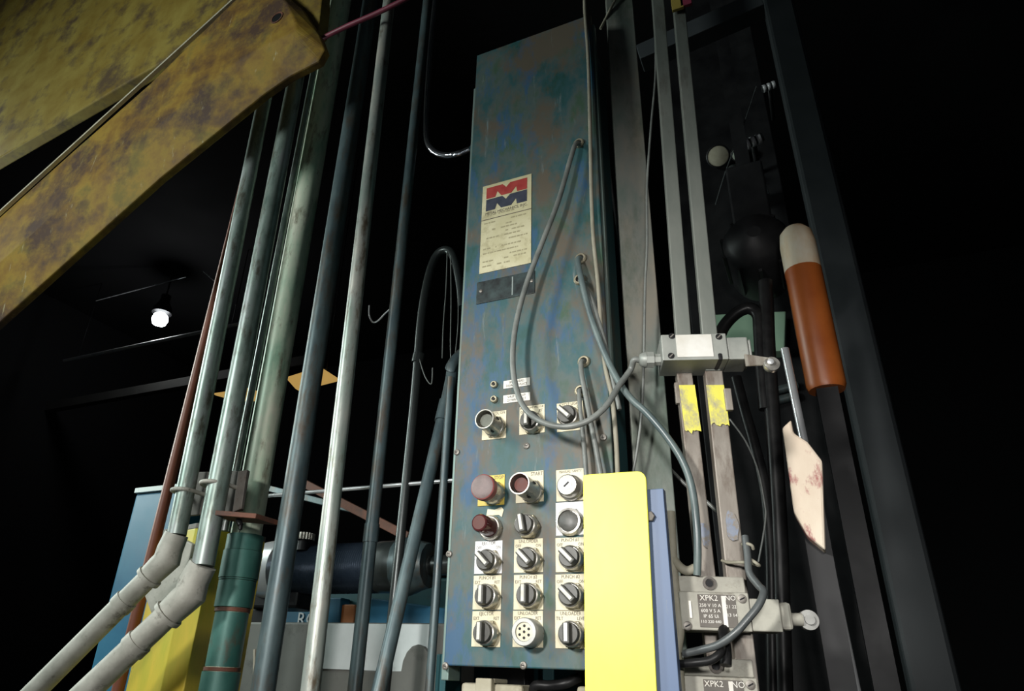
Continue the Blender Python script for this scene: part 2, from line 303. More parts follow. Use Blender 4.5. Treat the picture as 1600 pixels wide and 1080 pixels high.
def hexring(P, r, h, m, parent, name='hex_nut', off=0.0):
    return MB().lathe(P + OUT * off, OUT, [(r * 0.96, 0), (r, h * 0.15), (r, h * 0.8), (r * 0.93, h)], 6).build(name, M[m], parent)
def selector(px, py, angle, ins='insert', tall=0.0):
    P = on(px, py + 1) + OUT * 0.0015
    sw = MB().lathe(P, OUT, [(0.0172, 0), (0.0172, 0.014), (0.0168, 0.0185), (0.0150, 0.0195), (0.0145, 0.0170), (0, 0.0170)], 28).build('selector_switch', M['bezel'], cab)
    hexring(P, 0.0195, 0.007, 'brass', sw)
    MB().lathe(P, OUT, [(0.0142, 0.0168), (0.0142, 0.0235), (0.0134, 0.0252), (0, 0.0252)], 24).build('knob', M['knob'], sw)
    ca, sa = math.cos(angle), math.sin(angle)
    u = V((-sa, 0, ca)); v = V((ca, 0, sa))             # u: along the handle
    MB().obox(P + OUT * 0.0295, u, v, OUT, 0.0136, 0.0047, 0.0060, 0.0016).build('handle', M['knob'], sw)
    MB().obox(P + OUT * 0.0358 + u * 0.001, u, v, OUT, 0.0116, 0.0024, 0.0006, 0.0002).build('pointer', M[ins], sw)
    return sw
ON = math.radians(45)
# row of three under the small labels
plate(772.5, 665, 0.044, 0.049, texts=TT('CONTROL ON'))
plate(831.5, 656, 0.0445, 0.049, texts=TT('HYD. PUMP MOTOR', 'OFF', 'JET'))
plate(891, 651, 0.0445, 0.049, texts=TT('CYCLE LIGHT', 'OFF', 'ON'))
def guarded_button(px, py, h, face, label):
    P = on(px, py) + OUT * 0.0015
    b = MB().lathe(P, OUT, [(0.0178, 0), (0.0178, 0.009), (0.0164, 0.010), (0.0160, h - 0.004), (0.0166, h - 0.003), (0.0166, h), (0.0149, h), (0.0147, 0.012), (0, 0.012)], 32).build('push_button', M['bezel'], cab)
    b['label'] = label
    hexring(P, 0.0200, 0.006, 'brass', b)
    MB().lathe(P, OUT, [(0.0118, 0.0121), (0.0118, h - 0.010), (0.0108, h - 0.008), (0, h - 0.0078)], 24).build('button_cap', M[face], b)
    for a in (0.4, -1.2, 2.4):                          # dark slots through the guard
        d = V((math.cos(a), 0, math.sin(a))); t = V((-math.sin(a), 0, math.cos(a)))
        MB().obox(P + d * 0.0160 + OUT * (h * 0.55), d, t, OUT, 0.0012, 0.0018, 0.004, 0.0003).build('guard_slot', M['dark'], b)
    return b
guarded_button(775, 669, 0.046, 'grey_face', 'push button with dusty grey face in a chrome guard')
selector(834, 662, 0.0)
selector(892, 654, ON)
# emergency stop, start, key
plate(768, 766.5, m='plate_yellow', texts=[('STOP', 0.28, 0.40, 0.0085)])
plate(828, 761, texts=[('START', 0.26, 0.40, 0.0085)])
plate(892, 758, texts=TT('MANUAL  SAFETY'))
P = on(773, 772) + OUT * 0.0015
b = MB().lathe(P, OUT, [(0.0185, 0), (0.0185, 0.020), (0.0165, 0.024), (0.0165, 0.028), (0, 0.028)], 28).build('push_button', M['bezel'], cab); b['label'] = 'faded red mushroom stop button'
hexring(P, 0.0200, 0.006, 'brass', b)
MB().lathe(P, OUT, [(0.014, 0.0281), (0.0200, 0.033), (0.0206, 0.037), (0.0200, 0.045), (0.0185, 0.0465)], 32).build('button_cap', M['red_cap'], b)
MB().lathe(P, OUT, [(0.0186, 0.0464), (0.0155, 0.0482), (0.011, 0.0490), (0, 0.0492)], 32).build('cap_face', M['red_cap_top'], b)
guarded_button(833, 770, 0.057, 'red_lens', 'push button with dark red face in a tall chrome guard')
P = on(894, 764) + OUT * 0.0015
k = MB().lathe(P, OUT, [(0.0195, 0), (0.0195, 0.008), (0.0172, 0.0095), (0.0165, 0.022), (0.0150, 0.0245), (0.0145, 0.0240), (0, 0.0240)], 28).build('key_switch', M['bezel'], cab)
hexring(P, 0.0200, 0.006, 'brass', k)
MB().lathe(P, OUT, [(0.0140, 0.0238), (0.0140, 0.0252), (0.0085, 0.0256), (0.0085, 0.0266), (0, 0.0266)], 28).build('lock_face', M['socket'], k)
MB().obox(P + OUT * 0.0268, V((0.75, 0, 0.66)), V((-0.66, 0, 0.75)), OUT, 0.0052, 0.0012, 0.0004).build('keyhole', M['dark'], k)
# red lamp, selector, black button
P = on(768, 826)
b = MB().lathe(P, OUT, [(0.0190, 0), (0.0190, 0.008), (0.0170, 0.0105), (0.0160, 0.0105), (0, 0.0105)], 28).build('pilot_lamp', M['bezel'], cab)
hexring(P, 0.0200, 0.005, 'brass', b)
MB().lathe(P, OUT, [(0.0152, 0.0104), (0.0142, 0.016), (0.0138, 0.043), (0.0122, 0.0462), (0, 0.0464)], 28).build('lens', M['red_lamp'], b)
MB().lathe(P, OUT, [(0.0108, 0.0463), (0.0104, 0.0470), (0, 0.0471)], 28).build('lens_face', M['red_lens'], b)
P = on(773, 800)
MB().prism([P + V(q) for q in ((-0.014, -0.0006, -0.006), (0.008, -0.0006, -0.0055), (0.013, -0.0006, -0.009), (0.016, -0.0006, 0.002), (0.012, -0.0006, 0.007), (0.0, -0.0006, 0.003), (-0.012, -0.0006, 0.005))], (0, -0.0008, 0)).build('torn_sticker', M['plate'], cab)
selector(827, 823, math.radians(10))
plate(892, 810.5, m='plate_white', h=0.0495)
P = on(892, 817) + OUT * 0.0015
b = MB().lathe(P, OUT, [(0.0205, 0), (0.0205, 0.007), (0.0190, 0.0125), (0.0160, 0.0130), (0.0156, 0.009), (0, 0.009)], 32).build('push_button', M['bezel'], cab); b['label'] = 'flat dark grey push button on a white plate'
hexring(P, 0.0220, 0.005, 'bezel', b)
MB().lathe(P, OUT, [(0.0152, 0.0088), (0.0152, 0.0110), (0.0140, 0.0118), (0, 0.0116)], 28).build('button_cap', M['knob'], b)
# three rows of selectors
plate(763.5, 871, m='plate_white', texts=TT('EJECTOR', 'OFF', 'ON')); selector(768, 878, ON)
plate(826, 868.5, texts=TT('UNLOADER', 'OFF', 'ON')); selector(831, 875, ON)
plate(892, 867, texts=TT('PUNCH #1', 'OFF', 'ON')); selector(897, 873, ON)
plate(761.5, 926, texts=TT('PUNCH #1', 'EXT', 'RET')); selector(766, 932, 0.0)
plate(826, 925.5, texts=TT('PUNCH #2', 'EXT', 'RET')); selector(831, 931, 0.0)
plate(892.5, 925.5, texts=TT('PUNCH #2', 'OFF', 'ON')); selector(897, 931, ON)
plate(760, 983, texts=TT('EJECTOR', 'EXT', 'RET')); selector(764, 989, 0.0)
plate(825, 983, texts=TT('UNLOADER', 'EXT', 'RET'))
plate(892.5, 984, texts=TT('UNLOADER', 'TILT', 'LEVEL')); selector(897, 991, 0.0, 'insert_white')
P = on(831, 990) + OUT * 0.0015
b = MB().lathe(P, OUT, [(0.0195, 0), (0.0195, 0.018), (0.0190, 0.028), (0.0178, 0.030), (0.0130, 0.030), (0.0126, 0.0270), (0, 0.0270)], 32).build('round_socket', M['socket'], cab)
b['label'] = 'round grey socket with seven dark holes'
hexring(P, 0.0200, 0.006, 'brass', b)
MB().lathe(P, OUT, [(0.0124, 0.0268), (0.0122, 0.0282), (0, 0.0284)], 28).build('socket_face', M['plate'], b)
for i in range(7):
    a = 2 * math.pi * i / 6 + 0.5; rr = 0.0078 if i else 0
    MB().lathe(P + V((math.cos(a) * rr, 0, math.sin(a) * rr)), OUT, [(0.0021, 0.0280), (0.0019, 0.0288), (0, 0.0288)], 12).build('socket_hole', M['dark'], b)
# two little studs with labels
for (px, py), (lx, ly), t in (((773, 602), (807.5, 599), ('SHUT HEAD', 'DOWN IN PLACE')), ((773, 625), (807.5, 622), ('SHUT AIR OFF', 'DOWN IN TILT'))):
    P = on(px, py)
    s_ = MB().lathe(P, OUT, [(0.0065, 0), (0.0065, 0.005), (0.0052, 0.0062), (0.0040, 0.0062), (0.0036, 0.004), (0, 0.004)], 18).build('indicator_stud', M['brass'], cab)
    MB().lathe(P, OUT, [(0.0026, 0.0038), (0.0026, 0.007), (0, 0.0075)], 12).build('stud_pin', M['dark'], s_)
    P = on(lx, ly)
    pl = MB().box(P.x - 0.0245, P.x + 0.0245, P.y - 0.0012, P.y - 0.0001, P.z - 0.0073, P.z + 0.0073, 0.0003).build('label_strip', M['silver'], cab)
    t_ = MB(); text_mesh(t_, t[0], 0.0062, face_mtx((P.x, P.y - 0.0014, P.z + 0.0031), 0, 0, 0.85)); text_mesh(t_, t[1], 0.0062, face_mtx((P.x, P.y - 0.0014, P.z - 0.0033), 0, 0, 0.8))
    t_.build('lettering', M['ink'], pl)
# nameplate with the double M
a, c = on(754, 293), on(831, 411); nx0, nx1, nz1, nz0 = a.x + 0.0015, c.x - 0.001, a.z, c.z
pl = MB().box(nx0, nx1, Y0 - 0.0016, Y0 - 0.0001, nz0, nz1, 0.0004).build('name_plate', M['name'], cab)
nw, nh = nx1 - nx0, nz1 - nz0
EM = [(0, 0), (0, 1), (.40, 1), (.49, .66), (.59, 1), (1, 1), (1, 0), (.76, 0), (.735, .48), (.62, 0), (.375, 0), (.275, .48), (.225, 0)]
for m_, z0, z1 in (('logo_red', 0.835, 0.965), ('logo_blue', 0.69, 0.825)):
    MB().prism([V((nx0 + nw * (0.085 + 0.83 * u), Y0 - 0.0017, nz0 + nh * (z0 + (z1 - z0) * v))) for u, v in EM], (0, -0.0003, 0)).build('emblem', M[m_], pl)
t = MB(); text_mesh(t, 'METAL MECHANICS, INC.', 0.0088, face_mtx((nx0 + nw * .5, Y0 - 0.0018, nz0 + nh * .655), 0, 0, 0.9)); t.build('lettering', M['ink'], pl)
MB().box(nx0, nx1, Y0 - 0.0021, Y0 - 0.0015, nz0 + nh * .586, nz0 + nh * .593).build('divider_line', M['ink'], pl)
d = MB(); rnd = random.Random(3)                      # worn print, no longer legible
for z, x0, x1 in ((.625, .12, .86), (.54, .06, .9), (.49, .5, .7), (.455, .05, .85), (.41, .5, .92), (.365, .05, .8), (.315, .5, .93), (.25, .06, .9), (.20, .06, .75), (.15, .5, .92), (.11, .06, .9), (.06, .06, .6)):
    x = x0
    while x < x1:
        w_ = rnd.uniform(.02, .09)
        if rnd.random() < .72: d.box(nx0 + nw * x, nx0 + nw * min(x + w_, x1), Y0 - 0.00185, Y0 - 0.0016, nz0 + nh * z, nz0 + nh * (z + .014))
        x += w_ + .015
o = d.build('worn_print', M['faded_ink'], pl); o['kind'] = 'stuff'
a, c = on(746, 441), on(836, 458)
st = MB().box(a.x, c.x, Y0 - 0.002, Y0 - 0.0001, c.z, a.z - 0.002, 0.0004).build('blank_strip', M['dark_strip'], cab)
MB().box(a.x + .072, a.x + .0745, Y0 - 0.0024, Y0 - 0.0019, c.z + .004, a.z - .006).build('dust_streak', M['dust_strip'], st)
for px, py in ((752, 456), (831, 440)):
    MB().lathe(on(px, py), OUT, [(0.0035, 0.0018), (0.0035, 0.003), (0.002, 0.004), (0, 0.004)], 14).build('rivet', M['screw'], st)
# cable glands in the panel
for px, py in ((905, 225), (908, 405), (906, 438), (913, 566), (908, 612)):
    P = on(px, py)
    g = MB().lathe(P, OUT, [(0.0105, 0), (0.0105, 0.004), (0.0085, 0.006), (0.0062, 0.006), (0.0058, 0.002), (0, 0.002)], 20).build('cable_gland', M['brass'], cab)
    MB().lathe(P, OUT, [(0.0057, 0.0019), (0.0057, 0.0035), (0, 0.0035)], 16).build('rubber_seal', M['black'], g)

# ------------------------------------------------------------------ right hand posts and guards
YAW = math.radians(17.9); U = V((math.cos(YAW), math.sin(YAW), 0)); NR = V((math.sin(YAW), -math.cos(YAW), 0))   # NR faces the viewer
UP = V((0, 0, 1))
def vbar(p0, p1, Y, w, d, m, name, parent=None, z0=None, z1=None, bev=0.0015):
    """bar whose FRONT face passes through the two seen points; stretched down to z0 and up to z1"""
    a, b = at(*p0, Y), at(*p1, Y); g = (b - a) / (b.z - a.z)
    lo = a + g * ((z0 if z0 is not None else a.z) - a.z); hi = a + g * ((z1 if z1 is not None else b.z) - a.z)
    return MB().beam(lo - NR * d / 2, hi - NR * d / 2, U, w, d, bev).build(name, m, parent), (a, g)
def wpx(px, py, Y, w): return w * dep(at(px, py, Y)) / F * 1.01
pw = wpx(1010, 600, 1.06, 55)
po = thing('steel_post', at(1010, 600, 1.06) * 1.0, 'wide flat steel post beside the cabinet, right of the thin wires', 'post')
po.location.z = 0; WM[po.name] = Matrix.Translation((po.location.x, po.location.y, 0))
vbar((1010.5, 600), (989, 300), 1.06, pw, 0.018, M['post'], 'flat_face', po, 0.0, H_TOP)
a = at(1010.5, 600, 1.06)
MB().beam(V((a.x - 0.01, a.y + 0.04, 0)) , V((a.x - 0.01, a.y + 0.04, H_TOP)), U, pw * 0.5, 0.04, 0.001).build('rear_web', M['dark'], po)
def rail(name, label, hi_pts, lo_pts, split_y, wh, wl):
    t_ = thing(name, at(*lo_pts[0], 1.0), label, 'rail', 'steel rails')
    t_.location.z = 0; WM[t_.name] = Matrix.Translation((t_.location.x, t_.location.y, 0))
    zs = at(*split_y, 1.0).z
    vbar(hi_pts[0], hi_pts[1], 1.0, wh, 0.014, M['bar'], 'upper_bar', t_, zs, H_TOP)
    vbar(lo_pts[0], lo_pts[1], 1.0, wl, 0.020, M['bar_low'], 'lower_bar', t_, 0.0, zs - 0.0005)
    return t_
r1 = rail('steel_rail', 'left of the two narrow steel rails carrying the upper switch', ((1062.5, 450), (1036, 100)), ((1099, 850), (1078, 660)), (1070, 579), wpx(1062, 450, 1, 22), wpx(1078, 660, 1, 24))
r2 = rail('steel_rail', 'right of the two narrow steel rails carrying the upper switch', ((1102.5, 450), (1070, 100)), ((1145, 850), (1124, 660)), (1112, 579), wpx(1102, 450, 1, 22), wpx(1124, 660, 1, 27))
# faded yellow paint patches and notch plates on the rails just under the upper switch
pr_ = random.Random(5)
for rt, (x0, y0), (x1, y1), w in ((r1, (1073, 602), (1083, 676), 24), (r2, (1117, 602), (1125, 664), 27)):
    a, b = at(x0, y0, 0.998) + NR * .0005, at(x1, y1, 0.998) + NR * .0005; hw = wpx(x0, y0, 1, w) * .492
    pts = [a - U * hw, a + U * hw] + [b + U * hw * (1 - k / 5) + (a - b).normalized() * pr_.uniform(-.0025, .004) for k in range(11)]
    MB().prism(pts, NR * .0003).build('paint_patch', M['yellow_patch'], rt)
for rt, q, s_ in ((r1, (1060, 615), -1), (r2, (1138, 625), 1)):
    a = at(*q, 1.0); MB().obox(a, U, UP, NR, 0.005, 0.017, 0.004, 0.001).build('notch_plate', M['bar_low'], rt)

for rt, (x0, y0), (x1, y1), w in ((r2, (1141, 795), (1147, 852), 23), (r1, (1100, 812), (1103, 858), 18)):
    a, b = at(x0, y0, 0.998) + NR * .0005, at(x1, y1, 0.998) + NR * .0005; hw = wpx(x0, y0, 1, w) * .47; c = (a + b) / 2; hv = (a - b).length / 2
    MB().prism([c + U * hw * math.cos(k * math.pi / 7) * pr_.uniform(.7, 1) + UP * hv * math.sin(k * math.pi / 7) * pr_.uniform(.75, 1) for k in range(14)], NR * .0003).build('blue_smear', M['blue_patch'], rt)

# yellow guard plate and the blue channel it is bolted to
gd = thing('guard_plate', at(965, 1075, 0.9), 'bright yellow flat guard plate standing in front of the switch panel', 'guard')
gz = at(960, 738, 0.90).z; GY = math.radians(3); gu = V((math.cos(GY), math.sin(GY), 0)); gn = V((math.sin(GY), -math.cos(GY), 0))
g0, g1 = at(911, 745, 0.9), at(1008, 745, 0.9); gw = (g1 - g0).length * 1.0
cr = 0.012; zb = 1.05
pts = [g0.xy.to_3d() + V((0, 0, zb)), g0.xy.to_3d() + gu * gw + V((0, 0, zb))]
for k in range(6): 
    a = k / 5 * math.pi / 2; pts.append(g0.xy.to_3d() + gu * (gw - cr + cr * math.cos(a)) + V((0, 0, gz - cr + cr * math.sin(a))))
for k in range(3):
    a = math.pi / 2 + k / 2 * math.pi / 2; pts.append(g0.xy.to_3d() + gu * (0.003 + 0.003 * math.cos(a)) + V((0, 0, gz - 0.003 + 0.003 * math.sin(a))))
pts = [p_ - V((1, 0, 0)) * (gz - p_.z) * 0.020 for p_ in pts]
MB().prism(pts, gn * -0.006, 0.0008).build('plate', M['guard'], gd)
bc = thing('blue_channel', at(1030, 1075, 0.93), 'blue painted steel channel bolted behind the yellow guard plate', 'channel')
b0, b1 = at(985, 775, 0.915), at(1037, 775, 0.915); bz = at(1025, 764, 0.915).z
MB().hexa([b0.xy.to_3d() + V(q) for q in ((0, 0, 0), (b1.x - b0.x, 0, 0), (b1.x - b0.x, .006, 0), (0, .006, 0), (0, 0, bz), (b1.x - b0.x, 0, bz), (b1.x - b0.x, .006, bz), (0, .006, bz))], 0.0008).build('front_flange', M['blue'], bc)
MB().box(b1.x - .006, b1.x - .0002, b1.y + .0062, b1.y + .016, 0, bz).build('side_flange', M['blue'], bc)
P = at(1016, 808, 0.915)
MB().lathe(P, OUT, [(0.007, 0), (0.007, 0.005), (0.006, 0.006), (0, 0.006)], 6).build('bolt', M['bracket'], bc)

# ------------------------------------------------------------------ limit switches
def local(o, x, y, z): return o + U * x + NR * y + UP * z
# upper switch: lies across the two rails, lever to the right
a = at(1036, 545, 0.975); ppm = F / dep(a)
so = at(1036, 563, 0.942)                                # lower left front corner
L = 95 / ppm; Hh = 43 / ppm; D = 0.060
sw = thing('limit_switch', local(so, L / 2, -D / 2, 0), 'grey limit switch with blank silver label mounted across the two rails', 'switch')
def lb(x0, x1, y0, y1, z0, z1, bev=0.0012): return MB().obox(local(so, (x0 + x1) / 2, (y0 + y1) / 2, (z0 + z1) / 2), U, NR, UP, (x1 - x0) / 2, (y1 - y0) / 2, (z1 - z0) / 2, bev)
lb(0, L, -D, 0, 0, Hh).build('housing', M['switch'], sw)
lab = MB().obox(local(so, L * .50, .0004, Hh * .53), U, NR, UP, L * .275, .0006, Hh * .43, 0).build('label', M['silver'], sw)
for fx, fz in ((.13, .16), (.89, .86), (.17, .93)):
    c = local(so, L * fx, 0, Hh * fz)
    s_ = MB().lathe(c - NR * .001, NR, [(0.0048, 0), (0.0048, 0.0018), (0.003, 0.0022), (0, 0.0022)], 16).build('screw', M['dark'], sw)
    MB().obox(c + NR * .0014, (U + UP).normalized(), (UP - U).normalized(), NR, .0036, .0009, .0004).build('screw_slot', M['screw'], s_)
lb(L * .835, L * .915, -D * .75, .0008, -.0010, Hh * .24, .0025).build('side_notch', M['dark'], sw)
lb(L * .13, L * .215, -D * .4, .0006, Hh * .84, Hh + .0006, .0015).build('corner_notch', M['dark'], sw)
L2 = 36 / ppm
lb(L + .0005, L + L2 * .86, -D * .85, -.003, .001, Hh * .88, .002).build('lever_head', M['switch'], sw)
lb(L + L2 * .86 + .0003, L + L2, -D * .8, -.005, .004, Hh * .82, .003).build('head_cap', M['switch'], sw)
c0 = local(so, L + L2 * .62, -.002, -.004); c1 = at(1203, 567, 0.942)
lv = MB().prism([c0 + UP * .011, c0 - UP * .008 , c1 - UP * .004, c1 + UP * .006], NR * .004, .0006).build('lever_arm', M['bar_low'], sw)
MB().lathe(c1 - NR * .010 + UP * -.001 + U * .003, NR, [(0.010, 0), (0.0104, 0.001), (0.0104, 0.009), (0.010, 0.010)], 24).build('roller', M['bezel'], lv)
MB().lathe(c1 + NR * .003, NR, [(0.0042, 0), (0.0042, 0.002), (0.0025, .003), (0, .003)], 14).build('roller_pin', M['chrome'], lv)
c = local(so, -.0003, -D * .42, Hh * .30)
gl = MB().lathe(c, -U, [(0.0095, 0), (0.0095, .010), (0.0128, .0102), (0.0128, .021)], 8).build('cable_gland', M['switch'], sw)
MB().lathe(c - U * .0211, -U, [(0.0125, 0), (0.0118, .004), (0.0090, .009), (0.0055, .0105), (0, .0105)], 20).build('gland_cap', M['switch'], gl)
GLAND1 = c - U * .031
MB().obox(local(so, L * .5, -D - .0042, Hh * .5), U, NR, UP, L * .46, .004, Hh * .4, .001).build('mounting_block', M['dark'], sw)

# lower two dusty switches with raised print
def lower_switch(corner, Y, wpx_, hpx, label, lines, full):
    o = at(*corner, Y); k_ = F / dep(o); l, h, d = wpx_ / k_, hpx / k_, 0.045
    t_ = thing('limit_switch', local(o, l / 2, -d / 2, 0), label, 'switch', 'dusty limit switches')
    def q(x0, x1, y0, y1, z0, z1, bev=.0015): return MB().obox(local(o, (x0 + x1) / 2, (y0 + y1) / 2, (z0 + z1) / 2), U, NR, UP, (x1 - x0) / 2, (y1 - y0) / 2, (z1 - z0) / 2, bev)
    q(0, l, -d, 0, 0, h).build('housing', M['switch_dirty'], t_)
    q(l * .03, l * 1.0, -d * .98, -.012, h + .0004, h + .021).build('top_flange', M['switch_dirty'], t_)
    c = local(o, l * .48, -.012, h + .012)
    MB().lathe(c, NR, [(0.0085, 0), (0.0085, .0025), (0.0055, .0028), (0.005, .001), (0, .001)], 20).build('mounting_hole', M['bracket'], t_)
    MB().lathe(c, NR, [(0.0048, .0009), (0.0046, .0016), (0, .0016)], 16).build('hole_core', M['dark'], t_)
    q(l * .26, l * .80, 0, .0012, h * .08, h * .93, .0003).build('rating_plate', M['bracket'], t_)
    tx = MB()
    for body, fx, fz, sz, rot in lines: text_mesh(tx, body, sz, face_mtx(local(o, l * fx, .0014, h * fz), rot, YAW), 0.0003)
    tx.build('lettering', M['silver'], t_)
    w_ = q(l * .60, l * .66, .0012, .0018, h * .1, h * .9, 0).build('white_band', M['silver'], t_)
    for fx, fz in ((.08, .10), (.90, .84)):
        cc = local(o, l * fx, 0, h * fz)
        s_ = MB().lathe(cc, NR, [(0.0056, 0), (0.0056, .001), (0.004, .0016), (0, .0012)], 16).build('screw', M['screw'], t_)
        MB().obox(cc + NR * .0016, (U + UP * .5).normalized(), (UP - U * .5).normalized(), NR, .0036, .0008, .0003).build('screw_slot', M['dark'], s_)
    q(-l * .10, -.0004, -d * .8, -.008, h * .1, h * .85).build('end_cap', M['blue'], t_)
    if full:
        q(l + .0004, l * 1.43, -d * .9, -.002, .001, h * .86).build('lever_head', M['switch_dirty'], t_)
        q(l * 1.43 + .0004, l * 1.60, -d * .8, -.006, .004, h * .80, .004).build('head_cap', M['switch_dirty'], t_)
        cc = local(o, l * 1.60, -.018, h * .38)
        MB().tube([cc, cc + U * .014], .008, 14).build('lever_shaft', M['switch_dirty'], t_)
        MB().lathe(cc + U * .022 - NR * .008, NR, [(0.012, 0), (0.012, .010), (.006, .0102), (.006, .014), (0, .014)], 22).build('roller', M['socket'], t_)
    else:
        q(l + .0004, l * 1.35, -d * .9, -.004, -.02, h * .5).build('lever_head', M['switch_dirty'], t_)
    q(l * .1, l * .9, -d - .0244, -d - .0004, h * .1, h * .9).build('mounting_block', M['dark'], t_)
    return t_, o, l, h
LS2 = lower_switch((1066, 984), 0.955, 106, 57, 'dusty limit switch with white lettering, between the lower ends of the rails',
    [('I', .14, .5, .030, 0), ('XPK2', .42, .83, .0095, 0), ('250 V 10 A', .43, .64, .0058, 0), ('600 V 5 A', .43, .5, .0058, 0), ('IP 65 Ui', .43, .36, .0058, 0), ('110 220 440', .42, .22, .0050, 0), ('NO', .73, .84, .0085, 0), ('21 22', .73, .62, .0056, 0), ('13 14', .73, .40, .0056, 0)], True)
LS3 = lower_switch((1074, 1122), 0.955, 112, 60, 'dusty limit switch at the very bottom right, only its top showing',
    [('XPK2', .40, .82, .0095, 0), ('NO', .73, .82, .010, 0)], False)

# ------------------------------------------------------------------ cables
GRP = {'control_cable': 'control cables', 'hanging_wire': 'hanging wires', 'black_hose': 'black hoses', 'thin_wire': 'thin wires', 'bundle_cable': 'dusty tan cables', 'wire_tie': 'wire ties', 'black_cable': 'black cables'}
def cable(name, label, cat, path, r, m, group=None, n=8, seg=10):
    group = group or GRP.get(name)
    pts = smooth_path(path, n); o = MB().tube(pts, r, seg).build(name, m); return tag(o, label, cat, group)
def A(*q): return [at(x, y, Y) for x, y, Y in q]
cable('control_cable', 'long grey cable looping from the topmost panel gland to the upper switch', 'cable',
      A((906, 226, .998), (899, 226, .978), (891, 250, .972), (872, 315, .967), (845, 385, .962), (820, 452, .957), (804, 520, .953), (802, 580, .947), (815, 630, .940), (842, 657, .925), (878, 667, .922), (914, 660, .925), (945, 637, .935), (967, 603, .95), (985, 578, .962)) + [GLAND1 - U * .008, GLAND1], 0.0047, M['cable_grey'])
cable('control_cable', 'blue-grey cable from the second gland crossing over the post and down the rail', 'cable',
      A((908, 405, .998), (903, 406, .985), (907, 430, .972), (922, 490, .97), (942, 545, .968), (963, 590, .965), (985, 622, .962), (1010, 645, .962), (1040, 680, .965), (1066, 720, .968), (1081, 762, .968), (1088, 815, .966), (1090, 860, .968), (1089, 899, .972)), 0.0052, M['cable_blue'])
cable('control_cable', 'thin grey cable from the third gland running down beside the corner of the cabinet', 'cable',
      A((906, 438, .998), (908, 441, .985), (922, 462, .982), (935, 500, .98), (946, 540, .978), (957, 590, .975), (968, 640, .975)), 0.0036, M['cable_grey'])
cable('control_cable', 'grey cable from the fourth gland dropping behind the yellow guard', 'cable',
      A((913, 566, .998), (908, 566, .985), (909, 585, .978), (916, 622, .975), (924, 665, .972), (932, 705, .972), (940, 750, .972), (946, 800, .975)), 0.0042, M['cable_grey'])
cable('control_cable', 'grey cable from the lowest gland dropping behind the yellow guard', 'cable',
      A((908, 612, .998), (905, 611, .987), (906, 632, .980), (910, 672, .978), (914, 715, .976), (917, 760, .976), (919, 810, .978)), 0.0036, M['cable_grey'])
cable('corner_cable', 'thin pale cable running down the front right corner of the cabinet', 'cable',
      A((913, -20, 1.0), (914, 20, .994), (919, 90, .992), (922, 200, .990), (924, 300, .988), (927, 370, .986), (934, 440, .984), (939, 510, .982), (946, 575, .98), (956, 620, .978), (962, 680, .976), (965, 740, .974), (967, 800, .974)), 0.0036, M['cable_tan'])
cable('thin_wire', 'thin grey wire hanging in front of the wide steel post', 'wire',
      A((1022, -30, 1.02), (1024, 60, 1.02), (1024, 120, 1.02), (1017, 200, 1.02), (1011, 290, 1.02), (1011, 380, 1.02), (1008, 450, 1.02), (1006, 560, 1.02), (1003, 640, 1.02), (996, 700, 1.02), (989, 740, 1.02), (985, 780, 1.02)), 0.0021, M['cable_grey'])
cable('switch_cable', 'thick dark cable curving in front of the middle limit switch', 'cable',
      A((1164, 838, .968), (1168, 868, .962), (1171, 895, .955), (1185, 915, .948), (1193, 925, .943), (1186, 945, .938), (1168, 968, .934), (1148, 990, .932), (1122, 1008, .935), (1095, 1016, .94), (1068, 1022, .945)), [0.0046] * 81, M['cable_dark'])
cable('bundle_cable', 'dusty tan cable hanging left of the middle limit switch', 'cable',
      A((1048, 800, .98), (1050, 850, .975), (1053, 900, .97), (1058, 945, .965), (1062, 985, .96), (1058, 1020, .955), (1062, 1060, .955), (1064, 1110, .955)), 0.0062, M['cable_tan'])
cable('bundle_cable', 'short dusty tan cable bowing from the post foot to the left rail', 'cable',
      A((1046, 848, .985), (1050, 868, .975), (1060, 884, .97), (1073, 892, .97), (1086, 888, .975)), 0.0060, M['cable_tan'])
cable('wire_tie', 'twisted wire tie around the right rail above the middle switch', 'tie',
      A((1128, 876, .99), (1138, 879, .985), (1158, 879, .98), (1174, 880, .975), (1186, 884, .965), (1180, 879, .96), (1172, 874, .97)), 0.0021, M['cable_tan'])
cable('wire_tie', 'small wire tie on the dark cable beside the right rail', 'tie',
      A((1160, 851, .975), (1168, 850, .962), (1175, 853, .962), (1177, 858, .966)), 0.0021, M['cable_tan'])
cable('black_cable', 'black cable in a loop above the bottom limit switch', 'cable',
      A((1060, 1038, .94), (1085, 1036, .935), (1110, 1032, .935), (1126, 1020, .94), (1130, 1008, .96)), 0.0050, M['black'])
cable('black_cable', 'black cable stub rising behind the thick dark switch cable', 'cable',
      A((1134, 1040, .95), (1134, 1018, .955), (1131, 992, .965), (1131, 975, .985)), 0.0070, M['black'])
cable('thin_wire', 'thin diagonal wire passing behind both rails', 'wire',
      A((1046, 732, 1.10), (1072, 758, 1.10), (1100, 781, 1.10), (1126, 804, 1.10), (1150, 826, 1.10)), 0.0030, M['cable_grey'])
cable('thin_wire', 'fine black wire curving down right of the rails', 'wire',
      A((1140, 655, 1.1), (1165, 690, 1.1), (1184, 735, 1.1), (1195, 790, 1.1), (1196, 810, 1.1), (1192, 840, 1.1), (1185, 878, 1.1)), 0.0014, M['cable_grey'])

